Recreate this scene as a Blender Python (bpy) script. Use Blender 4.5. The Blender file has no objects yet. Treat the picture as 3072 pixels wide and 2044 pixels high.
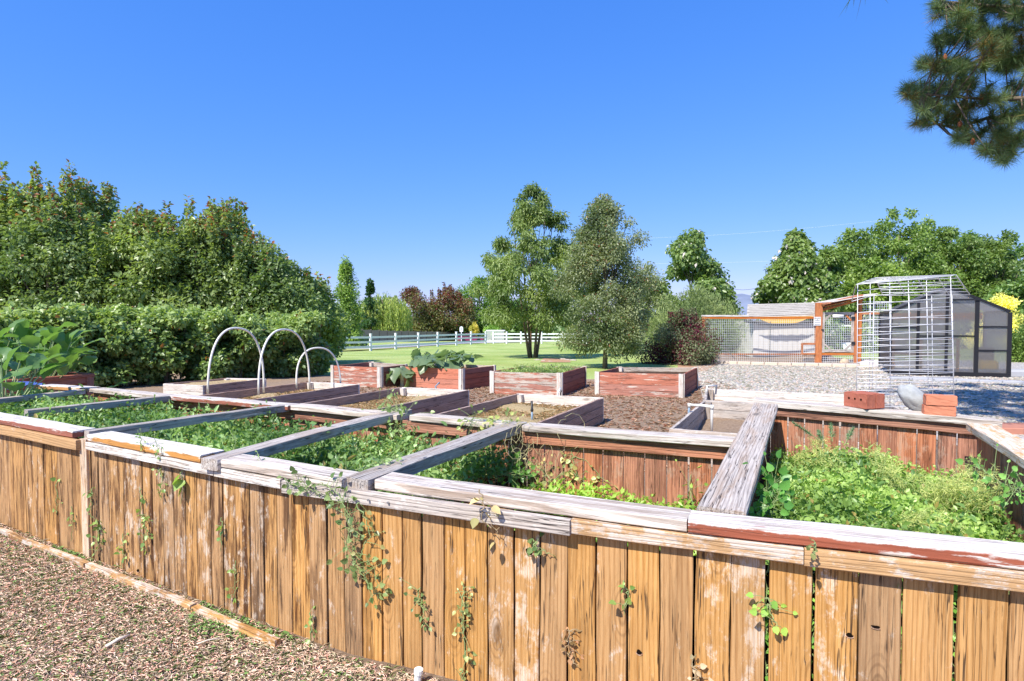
import bpy, math, random
import numpy as np
from mathutils import Vector, Matrix
R = math.radians
random.seed(7); rng = np.random.default_rng(7)
sc = bpy.context.scene
C = sc.collection
# ---------------- camera ----------------
F, CX, CY, HC = 1750.0, 1536.0, 1022.0, 1.6
PITCH = math.atan(57/1750)
cam_d = bpy.data.cameras.new("camera"); cam = bpy.data.objects.new("camera", cam_d); C.objects.link(cam)
cam.location = (0,0,HC); cam.rotation_euler = (math.pi/2-PITCH,0,0)
cam_d.sensor_width = 36; cam_d.lens = F/3072*36; cam_d.clip_start=.05; cam_d.clip_end = 6000
sc.camera = cam
# ---------------- sky and sun ----------------
SUN_EL = R(49); SDX, SDY = -.60, -.80          # direction towards the sun on the ground plane
w = bpy.data.worlds.new("World"); sc.world = w; w.use_nodes = True
wn = w.node_tree; wn.nodes.clear()
sky = wn.nodes.new('ShaderNodeTexSky'); sky.sky_type='NISHITA'; sky.sun_disc=False
sky.sun_elevation = SUN_EL; sky.sun_rotation = math.atan2(SDX, SDY)
sky.altitude=200; sky.air_density=1.0; sky.dust_density=0.1; sky.ozone_density=4.5
bg = wn.nodes.new('ShaderNodeBackground'); bg.inputs[1].default_value=.15
wo = wn.nodes.new('ShaderNodeOutputWorld')
sep=wn.nodes.new('ShaderNodeSeparateColor'); com=wn.nodes.new('ShaderNodeCombineColor'); wn.links.new(sky.outputs[0],sep.inputs[0])
for i,(k,g,mul) in enumerate(((.22,1.10,.48),(.22,.66,.565),(.22,.30,1.06))):   # the camera's own colour response to the sky
    a_=wn.nodes.new('ShaderNodeMath'); a_.operation='MULTIPLY'; a_.inputs[1].default_value=k; wn.links.new(sep.outputs[i],a_.inputs[0])
    b_=wn.nodes.new('ShaderNodeMath'); b_.operation='POWER'; b_.inputs[1].default_value=g; wn.links.new(a_.outputs[0],b_.inputs[0])
    c_=wn.nodes.new('ShaderNodeMath'); c_.operation='MULTIPLY'; c_.inputs[1].default_value=mul*4.55*.81; wn.links.new(b_.outputs[0],c_.inputs[0]); wn.links.new(c_.outputs[0],com.inputs[i])
wn.links.new(com.outputs[0],bg.inputs[0]); wn.links.new(bg.outputs[0],wo.inputs[0])
sd = bpy.data.lights.new("sun",'SUN'); sd.energy=4.1; sd.angle=R(.55); sd.color=(1,.95,.86)
so = bpy.data.objects.new("sun",sd); C.objects.link(so)
sv = Vector((SDX*math.cos(SUN_EL),SDY*math.cos(SUN_EL),math.sin(SUN_EL)*math.hypot(SDX,SDY))).normalized()
so.rotation_euler = sv.to_track_quat('Z','Y').to_euler(); so.location=(-20,-20,30)
sc.view_settings.view_transform='Standard'; sc.view_settings.look='None'; sc.view_settings.exposure=.85; sc.view_settings.gamma=1
# ---------------- camera matching helpers ----------------
GT = [(-50,0),(16,0),(44,-.62),(60,-.7),(79,-1.15),(94,-1.75),(120,-2.4),(5000,-2.4)]
def gz(y):
    return float(np.interp(y,[a for a,b in GT],[b for a,b in GT]))
def ray(px,py):
    u=(px-CX)/F; v=-(py-CY)/F
    return Vector((u, math.cos(PITCH)+v*math.sin(PITCH), -math.sin(PITCH)+v*math.cos(PITCH)))
def PZ(px,py,z):
    d=ray(px,py); return Vector((0,0,HC))+d*((z-HC)/d.z)
def PY(px,py,Y):
    d=ray(px,py); return Vector((0,0,HC))+d*(Y/d.y)
def PG(px,py):
    Y=20.
    for i in range(60):
        d=ray(px,py); Y=.5*Y+.5*(gz(Y)-HC)/d.z*d.y
    return Vector((d.x/d.y*Y,Y,gz(Y)))
def XY(px,Y):
    return (px-CX)/F*Y
# ---------------- object helpers ----------------
LOC={}
def root(name,label,cat,loc=(0,0,0),rz=0,group=None):
    o=bpy.data.objects.new(name,None); C.objects.link(o); o.empty_display_size=.2
    o.location=loc; o.rotation_euler=(0,0,rz); o['label']=label; o['category']=cat
    if group:o['group']=group
    LOC[o.name]=Matrix.Translation(Vector(loc))@Matrix.Rotation(rz,4,'Z')
    return o
def tag(o,label=None,cat=None,group=None,kind=None):
    if label:o['label']=label
    if cat:o['category']=cat
    if group:o['group']=group
    if kind:o['kind']=kind
    return o
def link(name,me,parent=None,M=None,color=None):
    o=bpy.data.objects.new(name,me); C.objects.link(o)
    M=M or Matrix.Identity(4)
    LOC[o.name]=M
    if parent is not None:
        o.parent=parent; M=LOC[parent.name].inverted()@M
    o.matrix_basis=M
    if color: o.color=color
    return o
class MB:
    def __init__(s): s.v=[]; s.f=[]; s.m=[]
    def add(s,vs,fs,mi=0):
        b=len(s.v); s.v+= [tuple(v) for v in vs]
        for f in fs: s.f.append(tuple(b+i for i in f)); s.m.append(mi)
        return s
    def box(s,c,d,rz=0,M=None,mi=0,bev=0):
        M=M or (Matrix.Translation(Vector(c))@Matrix.Rotation(rz,4,'Z'))
        x,y,z=[q/2 for q in d]
        if bev:
            b=min(bev,x*.9,y*.9,z*.9); vs=[];fs=[]
            idx={}
            for sx in(-1,1):
                for sy in(-1,1):
                    for sz in(-1,1):
                        for k in range(3):
                            p=[sx*x,sy*y,sz*z]
                            for j in range(3):
                                if j!=k: p[j]-= b*(sx,sy,sz)[j]
                            idx[(sx,sy,sz,k)]=len(vs); vs.append(M@Vector(p))
            for k in range(3):
                a,c2=[j for j in range(3) if j!=k]
                for sg in(-1,1):
                    q=[]
                    for (u,v) in((-1,-1),(1,-1),(1,1),(-1,1)):
                        t=[0,0,0]; t[k]=sg; t[a]=u; t[c2]=v; q.append(idx[(*t,k)])
                    fs.append(q)
            for k in range(3):   # edge bevels, edge along axis k
                a,c2=[j for j in range(3) if j!=k]
                for u in(-1,1):
                    for v in(-1,1):
                        t0=[0,0,0];t0[a]=u;t0[c2]=v;t0[k]=-1; t1=list(t0); t1[k]=1
                        fs.append([idx[(*t0,a)],idx[(*t1,a)],idx[(*t1,c2)],idx[(*t0,c2)]])
            for sx in(-1,1):
                for sy in(-1,1):
                    for sz in(-1,1): fs.append([idx[(sx,sy,sz,k)] for k in range(3)])
            return s.add(vs,fs,mi)
        vs=[M@Vector((a*x,b*y,c2*z)) for a in(-1,1) for b in(-1,1) for c2 in(-1,1)]
        return s.add(vs,[(0,1,3,2),(4,6,7,5),(0,4,5,1),(2,3,7,6),(0,2,6,4),(1,5,7,3)],mi)
    def tube(s,pts,r,n=6,mi=0,cap=True):
        pts=[Vector(p) for p in pts]; m=len(pts)
        rs=r if isinstance(r,(list,tuple)) else [r]*m
        t=(pts[1]-pts[0]).normalized(); u=t.orthogonal().normalized(); vs=[]
        for i,p in enumerate(pts):
            t2=(pts[min(i+1,m-1)]-pts[max(i-1,0)])
            if t2.length>1e-9:
                t2.normalize(); u=(u-t2*u.dot(t2)); u=u.normalized() if u.length>1e-6 else t2.orthogonal().normalized(); t=t2
            v=t.cross(u)
            for k in range(n):
                a=2*math.pi*k/n; vs.append(p+(u*math.cos(a)+v*math.sin(a))*rs[i])
        fs=[(i*n+k,i*n+(k+1)%n,(i+1)*n+(k+1)%n,(i+1)*n+k) for i in range(m-1) for k in range(n)]
        if cap: fs+= [tuple(range(n-1,-1,-1)),tuple((m-1)*n+k for k in range(n))]
        return s.add(vs,fs,mi)
    def mesh(s,name,mats,smooth=False):
        me=bpy.data.meshes.new(name); me.from_pydata(s.v,[],s.f)
        for m in (mats if isinstance(mats,(list,tuple)) else [mats]): me.materials.append(m)
        if any(s.m): me.polygons.foreach_set('material_index',s.m)
        import bmesh
        bm=bmesh.new(); bm.from_mesh(me); bmesh.ops.recalc_face_normals(bm,faces=bm.faces); bm.to_mesh(me); bm.free()
        if smooth: me.polygons.foreach_set('use_smooth',[True]*len(me.polygons))
        me.update(); return me
    def build(s,name,mats,parent=None,color=None,smooth=False):
        # origin at the mesh's base centre
        a=np.array(s.v); c=Vector(((a[:,0].min()+a[:,0].max())/2,(a[:,1].min()+a[:,1].max())/2,a[:,2].min()))
        s.v=[tuple(Vector(v)-c) for v in s.v]
        return link(name,s.mesh(name,mats,smooth),parent,Matrix.Translation(c),color)
def board(name,p0,p1,wd,th,mat,parent=None,up=(0,0,1),color=(0,0,.5,1),jit=.0015,step=.22,bow=0,side=0,bev=.003):
    """plank: local X along its length, Z = up side (thickness), Y = width"""
    p0=Vector(p0);p1=Vector(p1); L=(p1-p0).length; x=(p1-p0)/L; z=Vector(up); z=(z-x*z.dot(x)).normalized(); y=z.cross(x)
    M=Matrix((( x.x,y.x,z.x,p0.x),(x.y,y.y,z.y,p0.y),(x.z,y.z,z.z,p0.z),(0,0,0,1)))
    n=max(2,int(L/step)+1); vs=[];fs=[]
    hy,hz,b=wd/2,th/2,min(bev,th*.3)
    prof=[(-hy+b,-hz),(hy-b,-hz),(hy,-hz+b),(hy,hz-b),(hy-b,hz),(-hy+b,hz),(-hy,hz-b),(-hy,-hz+b)]
    for i in range(n):
        t=i/(n-1); o1=random.gauss(0,jit);o2=random.gauss(0,jit); bz=bow*4*t*(1-t)
        for (a,c) in prof: vs.append((t*L,a+o1+side+random.gauss(0,jit*.5),c+o2*.6+bz+random.gauss(0,jit*.3)))
    for i in range(n-1):
        for k in range(8): fs.append((i*8+k,(i+1)*8+k,(i+1)*8+(k+1)%8,i*8+(k+1)%8))
    fs.append(tuple(range(8))); fs.append(tuple((n-1)*8+k for k in range(7,-1,-1)))
    me=bpy.data.meshes.new(name); me.from_pydata(vs,[],fs); me.materials.append(mat); me.update()
    return link(name,me,parent,M,color)
# ---------------- node helper ----------------
class NT:
    def __init__(s,name):
        s.mat=bpy.data.materials.new(name); s.mat.use_nodes=True; s.t=s.mat.node_tree; s.t.nodes.clear()
        s.out=s.t.nodes.new('ShaderNodeOutputMaterial')
    def n(s,ty,props=None,**inp):
        nd=s.t.nodes.new('ShaderNode'+ty)
        for k,v in (props or {}).items(): setattr(nd,k,v)
        for k,v in inp.items():
            key=int(k[1:]) if k[0]=='i' and k[1:].isdigit() else k.replace('_',' ')
            s.set(nd.inputs[key],v)
        return nd
    def set(s,sock,v):
        if hasattr(v,'is_output'): s.t.links.new(v,sock)
        elif isinstance(v,bpy.types.Node): s.t.links.new(v.outputs[0],sock)
        else:
            try: sock.default_value=v
            except Exception: sock.default_value=(*v,1)
    def m(s,op,a,b=0.,c=0.,clamp=False):
        nd=s.n('Math',{'operation':op,'use_clamp':clamp}); s.set(nd.inputs[0],a); s.set(nd.inputs[1],b); s.set(nd.inputs[2],c); return nd.outputs[0]
    def mix(s,f,a,b,mode='MIX'):
        nd=s.n('Mix',{'data_type':'RGBA','blend_type':mode}); s.set(nd.inputs[0],f)
        for i,v in((6,a),(7,b)): s.set(nd.inputs[i],v if not isinstance(v,tuple) or len(v)==4 else (*v,1))
        return nd.outputs[2]
    def noise(s,vec,scale,det=4,rough=.55,dist=0,out=0):
        nd=s.n('TexNoise',Scale=scale,Detail=det,Roughness=rough,Distortion=dist)
        if vec is not None: s.set(nd.inputs['Vector'],vec)
        return nd.outputs[out]
    def ramp(s,f,stops,interp='LINEAR'):
        nd=s.n('ValToRGB'); e=nd.color_ramp.elements; nd.color_ramp.interpolation=interp
        while len(e)<len(stops): e.new(.5)
        for i,(p,c) in enumerate(stops):
            e[i].position=p; e[i].color=c if isinstance(c,tuple) and len(c)==4 else ((*c,1) if isinstance(c,tuple) else (c,c,c,1))
        s.set(nd.inputs[0],f); return nd.outputs[0]
    def step(s,f,a,b):
        nd=s.n('MapRange',{'interpolation_type':'SMOOTHSTEP'}); s.set(nd.inputs[0],f); s.set(nd.inputs[1],a); s.set(nd.inputs[2],b); return nd.outputs[0]
    def scale(s,vec,k):
        nd=s.n('VectorMath',{'operation':'MULTIPLY'}); s.set(nd.inputs[0],vec); nd.inputs[1].default_value=k; return nd.outputs[0]
    def coords(s,rand=True,kind='Object'):
        tc=s.n('TexCoord'); v=tc.outputs[kind]
        if rand:
            oi=s.n('ObjectInfo'); s.oi=oi
            r=s.m('MULTIPLY',oi.outputs['Random'],57.)
            nd=s.n('VectorMath',{'operation':'ADD'}); s.set(nd.inputs[0],v); s.set(nd.inputs[1],r); return v,nd.outputs[0]
        return v,v
    def surf(s,col,rough=.7,bump=None,bs=.3,bd=.01,spec=.3,**kw):
        p=s.n('BsdfPrincipled',Roughness=rough); s.set(p.inputs['Base Color'],col if not isinstance(col,tuple) or len(col)==4 else (*col,1))
        p.inputs['Specular IOR Level'].default_value=spec
        for k,v in kw.items(): s.set(p.inputs[k.replace('_',' ')],v)
        if bump is not None:
            b=s.n('Bump',Strength=bs,Distance=bd); s.set(b.inputs['Height'],bump); s.t.links.new(b.outputs[0],p.inputs['Normal'])
        s.t.links.new(p.outputs[0],s.out.inputs[0]); s.p=p; return s.mat
def flat(name,col,rough=.6,metal=0,spec=.4,var=.12,sc_=8):
    t=NT(name); v,rv=t.coords(); n=t.noise(rv,sc_,4)
    c=t.mix(n,tuple(q*(1-var) for q in col),tuple(min(1,q*(1+var)) for q in col))
    return t.surf(c,rough,n,.15,.004,spec,Metallic=metal)
def wood(name,c1,c2,crack=(.05,.03,.02),paint=None,white=(.66,.62,.57),mode='none',ring=.5,knots=True,dirtc=(.10,.045,.02),crk=.5,bs=.6,rough=.8,tint=.3,wscale=1.):
    """weathered plank; object colour R = whitewashed scuffs, G = dirt streaks, B = lightness"""
    t=NT(name); v,rv=t.coords()
    oc=t.n('SeparateColor'); t.set(oc.inputs[0],t.oi.outputs['Color'])
    stretched=t.scale(rv,(1.3,34,34)); fine=t.noise(stretched,4.2,6,.7)
    wv=t.n('TexWave',{'wave_type':'BANDS','bands_direction':'Y'},Scale=11*wscale,Distortion=16,Detail=3); wv.inputs['Detail Scale'].default_value=.35
    t.set(wv.inputs['Vector'],t.scale(rv,(.16,1.5,1.5))); rg=t.m('SUBTRACT',1.,t.step(wv.outputs['Fac'],.62,.97))
    g=t.m('ADD',t.m('MULTIPLY',fine,1-ring*.5),t.m('MULTIPLY',rg,ring*.5))
    col=t.mix(t.step(g,.28,.72),c1,c2)
    big=t.noise(t.scale(rv,(1.5,6,6)),1.6,4); big2=t.noise(t.scale(rv,(2.5,9,9)),1.1,5,.6)
    # dirt running along the grain
    dm=t.m('MULTIPLY',t.step(t.noise(t.scale(rv,(.9,9,9)),2.2,6,.7),.46,.59),oc.outputs[1],clamp=True)
    col=t.mix(dm,col,dirtc)
    # scuffed pale patches
    wm=t.step(t.m('ADD',t.noise(t.scale(rv,(5,9,9)),1.5,7,.75),t.m('MULTIPLY',oc.outputs[0],.38)),.66,.78)
    wm=t.m('MULTIPLY',wm,t.step(fine,.3,.6))
    col=t.mix(t.m('MULTIPLY',wm,.8),col,white)
    if mode!='none':
        sp=t.n('SeparateXYZ'); t.set(sp.inputs[0],v)
        zz=t.m('ADD',sp.outputs[2],t.m('MULTIPLY',t.m('SUBTRACT',t.noise(t.scale(rv,(3,9,3)),2.2,6,.7),.5),.035))
        pn=t.noise(t.scale(rv,(1.4,9,9)),1.7,8,.72)
        if mode=='cap':      # paint left on the sides only
            pm=t.m('MULTIPLY',t.step(zz,.019,.012),t.step(pn,.38,.44))
        elif mode=='worn':   # paint worn off in large patches
            pm=t.step(t.m('ADD',pn,t.m('MULTIPLY',t.m('SUBTRACT',oc.outputs[2],.5),.4)),.44,.5)
        else: pm=t.step(pn,.28,.33)
        pc=t.mix(t.noise(stretched,2.2,4),tuple(q*.72 for q in paint),tuple(q*1.2 for q in paint))
        col=t.mix(pm,col,pc)
    cn=t.noise(t.scale(rv,(.55,22,22)),2.3,3,.5); cm=t.m('MULTIPLY',t.step(t.m('ABSOLUTE',t.m('SUBTRACT',cn,.5)),.016,.004),crk)
    cm=t.m('MULTIPLY',cm,t.step(big2,.42,.55))
    col=t.mix(cm,col,crack)
    h=t.m('ADD',t.m('MULTIPLY',fine,.5),t.m('MULTIPLY',rg,.35)); h=t.m('SUBTRACT',h,t.m('MULTIPLY',cm,1.2))
    if knots:
        vo=t.n('TexVoronoi',{'feature':'F1'},Scale=1.); t.set(vo.inputs['Vector'],t.scale(rv,(1.7,5,5)))
        km=t.step(vo.outputs['Distance'],.14,.07); kr=t.m('MULTIPLY',t.m('SINE',t.m('MULTIPLY',vo.outputs['Distance'],110.)),t.step(vo.outputs['Distance'],.34,.12))
        col=t.mix(t.m('MULTIPLY',t.m('MAXIMUM',kr,0.),.4),col,dirtc)
        col=t.mix(t.m('MULTIPLY',km,.75),col,tuple(q*.5 for q in c1)); h=t.m('SUBTRACT',h,t.m('MULTIPLY',km,.3))
    br=t.m('ADD',t.m('MULTIPLY',t.m('SUBTRACT',t.oi.outputs['Random'],.5),tint),t.m('ADD',.78,t.m('MULTIPLY',oc.outputs[2],.4)))
    br=t.m('MULTIPLY',br,t.m('ADD',.8,t.m('MULTIPLY',big,.4)))
    hsv=t.n('HueSaturation'); t.set(hsv.inputs['Color'],col); t.set(hsv.inputs['Value'],br); t.set(hsv.inputs['Saturation'],t.m('ADD',.9,t.m('MULTIPLY',t.oi.outputs['Random'],.2)))
    return t.surf(hsv.outputs[0],rough,h,bs,.006,.25)
M={}
M['picket']=wood('stained_picket_wood',(.37,.185,.066),(.56,.325,.14),dirtc=(.09,.038,.016),white=(.72,.60,.48),crk=.9,ring=.32)
M['trim']=wood('tan_trim_wood',(.50,.27,.10),(.62,.36,.15),white=(.75,.70,.64),knots=False,ring=.3,crk=.35)
M['bare']=wood('bleached_bare_wood',(.38,.31,.255),(.73,.66,.585),white=(.85,.83,.80),crack=(.10,.07,.055),dirtc=(.28,.19,.13),ring=.35,tint=.12,crk=1.)
M['cappaint']=wood('cap_with_red_paint_sides',(.42,.36,.31),(.74,.70,.65),white=(.85,.83,.80),crack=(.1,.07,.05),paint=(.32,.105,.065),mode='cap',ring=.35,tint=.06,dirtc=(.3,.2,.14))
M['caporange']=wood('cap_with_tan_sides',(.52,.46,.40),(.80,.76,.71),white=(.85,.83,.80),paint=(.50,.25,.09),mode='cap',ring=.35,tint=.06,dirtc=(.3,.2,.14))
M['grey']=wood('silver_grey_wood',(.26,.22,.195),(.52,.465,.415),crack=(.04,.03,.03),white=(.7,.66,.6),ring=.3,crk=1.,bs=.6,dirtc=(.3,.17,.08),tint=.15)
M['inner']=wood('red_stained_inner_wood',(.36,.14,.08),(.54,.24,.14),white=(.50,.33,.24),dirtc=(.10,.035,.02),ring=.4,crk=.7)
M['redbox']=wood('flaking_red_paint_wood',(.42,.33,.26),(.66,.58,.5),paint=(.47,.19,.13),mode='worn',white=(.75,.7,.66),ring=.3,crk=.9,tint=.15,dirtc=(.3,.16,.1))
M['redsolid']=wood('red_barn_paint_wood',(.3,.12,.08),(.42,.2,.13),paint=(.42,.155,.105),mode='solid',ring=.3,crk=.7,tint=.15,dirtc=(.12,.03,.02))
M['brownbox']=wood('brown_weathered_plank',(.28,.175,.135),(.47,.33,.265),white=(.62,.55,.5),ring=.8,crk=.9,tint=.15)
M['whitebox']=wood('sun_bleached_plank',(.55,.47,.40),(.76,.71,.66),white=(.85,.83,.8),ring=.4,crk=.8,tint=.12,dirtc=(.35,.22,.14))
M['orange']=wood('orange_stained_timber',(.42,.135,.045),(.58,.21,.075),white=(.6,.45,.35),ring=.4,crk=.5,tint=.12)
def leafmat(name,gl=.38,trans=.35,spec=.5):
    t=NT(name); oi=t.n('ObjectInfo'); at=t.n('Attribute',{'attribute_name':'tint'})
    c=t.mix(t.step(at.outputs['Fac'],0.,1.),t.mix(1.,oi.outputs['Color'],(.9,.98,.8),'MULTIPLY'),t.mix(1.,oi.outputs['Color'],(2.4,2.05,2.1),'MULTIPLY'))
    at2=t.n('Attribute',{'attribute_name':'alt'})
    at3=t.n('Attribute',{'attribute_name':'altcol'})
    c=t.mix(at2.outputs['Fac'],c,at3.outputs['Color'])
    p=t.n('BsdfPrincipled',Roughness=gl); t.set(p.inputs['Base Color'],c); p.inputs['Specular IOR Level'].default_value=spec
    tr=t.n('BsdfTranslucent'); t.set(tr.inputs[0],t.mix(1.,c,(1.5,1.6,.7),'MULTIPLY'))
    mx=t.n('MixShader'); mx.inputs[0].default_value=trans; t.t.links.new(p.outputs[0],mx.inputs[1]); t.t.links.new(tr.outputs[0],mx.inputs[2]); t.t.links.new(mx.outputs[0],t.out.inputs[0])
    return t.mat
M['litter']=leafmat('litter_fibre',.8,.0,.1); M['leaf']=leafmat('leaf'); M['glossleaf']=leafmat('glossy_leaf',.36,.38,.5); M['dryleaf']=leafmat('matte_leaf',.6,.25,.25)
t=NT('bark'); v,rv=t.coords(); n=t.noise(t.scale(rv,(9,9,1.6)),3,7,.7); M['bark']=t.surf(t.ramp(n,[(.3,(.07,.05,.04)),(.6,(.22,.17,.13)),(.8,(.36,.3,.24))]),.9,n,.9,.03)
# ---------------- foliage (numpy) ----------------
def unit(a): return a/np.maximum(np.linalg.norm(a,axis=1,keepdims=True),1e-9)
def rdir(n): return unit(rng.normal(size=(n,3)))
TEMPL={
 # (length, side, lift) + faces ; leaf from base to tip
 'tri2':(np.array([(0,0,0),(.45,.5,.12),(1,0,-.05),(.45,-.5,.12)]),[(0,3,2),(0,2,1)]),
 'quad':(np.array([(0,0,0),(.45,.5,0),(1,0,0),(.45,-.5,0)]),[(0,3,2,1)]),
 'round':(np.array([(-.08,.26,.04),(.15,.5,.08),(.55,.44,.09),(1.06,.0,-.1),(.55,-.44,.09),(.15,-.5,.08),(-.08,-.26,.04),(.38,0,-.07)]),[(0,1,7),(1,2,7),(2,3,7),(3,4,7),(4,5,7),(5,6,7),(6,0,7)]),
 'long':(np.array([(0,0,0),(.3,.5,.08),(.7,.38,.05),(1,0,-.14),(.7,-.38,.05),(.3,-.5,.08),(.5,0,-.03)]),[(0,1,6),(1,2,6),(2,3,6),(3,4,6),(4,5,6),(5,0,6)]),
 'needle':(np.array([(0,.5,0),(1,0,0),(0,-.5,0)]),[(0,2,1)]),
}
def cloud(name,pos,axis,nrm,ln,wd,mat,color,parent=None,templ='tri2',tint=None,alt=None,altcol=None,origin=None):
    n=len(pos); T,Fc=TEMPL[templ]; k=len(T)
    axis=unit(axis); nrm=nrm-axis*np.sum(axis*nrm,1,keepdims=True); nrm=unit(nrm); sd_=np.cross(nrm,axis)
    ln=np.broadcast_to(np.asarray(ln,float),(n,))[:,None,None]; wd=np.broadcast_to(np.asarray(wd,float),(n,))[:,None,None]
    o=np.array(origin if origin is not None else (pos[:,0].mean(),pos[:,1].mean(),pos[:,2].min()))
    V=(pos-o)[:,None,:]+axis[:,None,:]*T[None,:,0:1]*ln+sd_[:,None,:]*T[None,:,1:2]*wd+nrm[:,None,:]*T[None,:,2:3]*ln
    me=bpy.data.meshes.new(name); me.vertices.add(n*k); me.vertices.foreach_set('co',V.reshape(-1).astype(np.float32))
    base=(np.arange(n)*k)
    sizes=[len(f) for f in Fc]; idx=np.concatenate([np.array(f) for f in Fc])
    L=(base[:,None]+idx[None,:]).reshape(-1); me.loops.add(len(L)); me.loops.foreach_set('vertex_index',L.astype(np.int32))
    st=np.concatenate([[0],np.cumsum(sizes)])[:-1]; tot=sum(sizes)
    S=(np.arange(n)[:,None]*tot+st[None,:]).reshape(-1); me.polygons.add(len(S)); me.polygons.foreach_set('loop_start',S.astype(np.int32))
    me.materials.append(mat)
    if tint is None: tint=rng.random(n)
    a=me.attributes.new('tint','FLOAT','POINT'); a.data.foreach_set('value',np.repeat(np.clip(tint,0,1),k).astype(np.float32))
    if alt is not None:
        a=me.attributes.new('alt','FLOAT','POINT'); a.data.foreach_set('value',np.repeat(alt,k).astype(np.float32))
        a=me.attributes.new('altcol','FLOAT_COLOR','POINT'); ac=np.broadcast_to(np.array([*altcol,1.]),(n,4)) if np.ndim(altcol)==1 else altcol
        a.data.foreach_set('color',np.repeat(ac,k,axis=0).reshape(-1).astype(np.float32))
    me.update(calc_edges=True); me.validate()
    ob=link(name,me,parent,Matrix.Translation(Vector(o)),color=(*color,1)); return ob
def leafdirs(n,out,droop=.3,up=.6,rnd=.7):
    """leaf axis roughly outward and drooping, face normal roughly up"""
    ax=unit(out*.7+rdir(n)*rnd+np.array([0,0,-droop])); nm=unit(out*.5+rdir(n)*rnd*.9+np.array([0,0,up])); return ax,nm
def clumped(centres,radii,N,flatz=.8,shell=.55):
    k=len(centres); w_=radii**2; w_=w_/w_.sum(); ci=rng.choice(k,N,p=w_); d=rdir(N)
    r=radii[ci]*(shell+(1-shell)*rng.random(N))*np.where(rng.random(N)<.25,rng.random(N),1)
    d2=d.copy(); d2[:,2]*=flatz
    return centres[ci]+d2*r[:,None], d, ci
# ================= ground =================
def sheet(name,fn_pts,nx,ny,mat,off=0.,kind='structure',relief=0.,smooth=True):
    vs=[];fs=[]
    for j in range(ny+1):
        for i in range(nx+1):
            x,y=fn_pts(i/nx,j/ny); z=gz(y)+off
            if relief: z+=relief*(math.sin(x*2.3+y*1.1)+math.sin(x*1.1-y*2.9+1)+math.sin(x*5.3+y*4.1)*.4)
            vs.append((x,y,z))
    for j in range(ny):
        for i in range(nx): a=j*(nx+1)+i; fs.append((a,a+1,a+nx+2,a+nx+1))
    me=bpy.data.meshes.new(name); me.from_pydata(vs,[],fs); me.materials.append(mat)
    if smooth: me.polygons.foreach_set('use_smooth',[True]*len(fs))
    o=link(name,me); o['kind']=kind; return o
def quadfn(a,b,c,d):
    return lambda u,v:(((a[0]*(1-u)+b[0]*u)*(1-v)+(d[0]*(1-u)+c[0]*u)*v),((a[1]*(1-u)+b[1]*u)*(1-v)+(d[1]*(1-u)+c[1]*u)*v))
# grass
t=NT('lawn_grass'); v,rv=t.coords(rand=False); g1=t.noise(v,.35,4); g2=t.noise(t.scale(v,(1,1,1)),14,8,.8)
c=t.mix(t.step(g1,.35,.65),(.35,.42,.11),(.47,.53,.20)); c=t.mix(t.step(g2,.4,.7),c,(.20,.32,.05)); c=t.mix(t.m('MULTIPLY',t.step(t.noise(v,.9,6,.7),.52,.68),.65),c,(.50,.46,.20)); c=t.mix(t.m('MULTIPLY',t.step(t.noise(v,.23,5,.6),.5,.62),.5),c,(.19,.32,.06))
M['lawn']=t.surf(c,.8,g2,.8,.05,.2)
t=NT('bark_mulch'); v,rv=t.coords(rand=False); g1=t.noise(v,1.2,5); g2=t.noise(t.scale(v,(1,2.2,1)),26,8,.8)
c=t.ramp(g2,[(.30,(.16,.105,.07)),(.5,(.34,.24,.165)),(.68,(.54,.42,.31))]); c=t.mix(t.m('MULTIPLY',t.step(g1,.45,.7),.35),c,(.42,.27,.15))
M['mulch']=t.surf(c,.9,g2,1.,.03,.15)
t=NT('gravel_stones'); v,rv=t.coords(rand=False)
vo=t.n('TexVoronoi',{'feature':'F1'},Scale=26.); t.set(vo.inputs['Vector'],v); vo2=t.n('TexVoronoi',{'feature':'F1'},Scale=11.); t.set(vo2.inputs['Vector'],v)
h=t.m('SUBTRACT',1.,vo.outputs['Distance']); cc=t.n('HueSaturation',Saturation=.2,Value=.7); t.set(cc.inputs['Color'],vo.outputs['Color'])
c=t.mix(.35,(.74,.65,.54),cc.outputs[0]); c=t.mix(t.step(vo.outputs['Distance'],.5,.85),c,(.25,.22,.19)); c=t.mix(t.m('MULTIPLY',t.step(t.noise(v,1.4,4),.55,.7),.3),c,(.42,.33,.24))
M['gravel']=t.surf(c,.8,h,1.,.05,.3)
M['road']=flat('pale_road_surface',(.36,.36,.37),.85,0,.2,.1,.5)
M['dirt']=flat('dry_dirt',(.42,.25,.15),.95,0,.1,.35,6)
M['verge']=flat('dry_verge_grass',(.36,.38,.13),.9,0,.1,.3,.4)
ys=sorted(set([-6,0,4,8,12,16,20,24,28,32,36,40,44,48,52,56,60,65,70,75,79,84,89,94,100,107,113,120,160,250,500,1000,2500])); xs=[-2500,-600,-200,-80]+list(range(-60,61,4))+[80,200,600,2500]
gv=[(x,y,gz(y)) for y in ys for x in xs]; nx=len(xs)
gf=[(j*nx+i,j*nx+i+1,(j+1)*nx+i+1,(j+1)*nx+i) for j in range(len(ys)-1) for i in range(nx-1)]
me=bpy.data.meshes.new('lawn'); me.from_pydata(gv,[],gf); me.materials.append(M['lawn']); o=link('lawn',me); o['kind']='structure'
D1=Vector((.4418,.8971,0)); W1=Vector((.9116,-.411,0))     # long direction of the beds; direction along the front wall
sheet('mulch_ground',quadfn((-16,-3),(9,-3),(7.2,15.2),(-18,20)),60,70,M['mulch'],.004)
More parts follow.
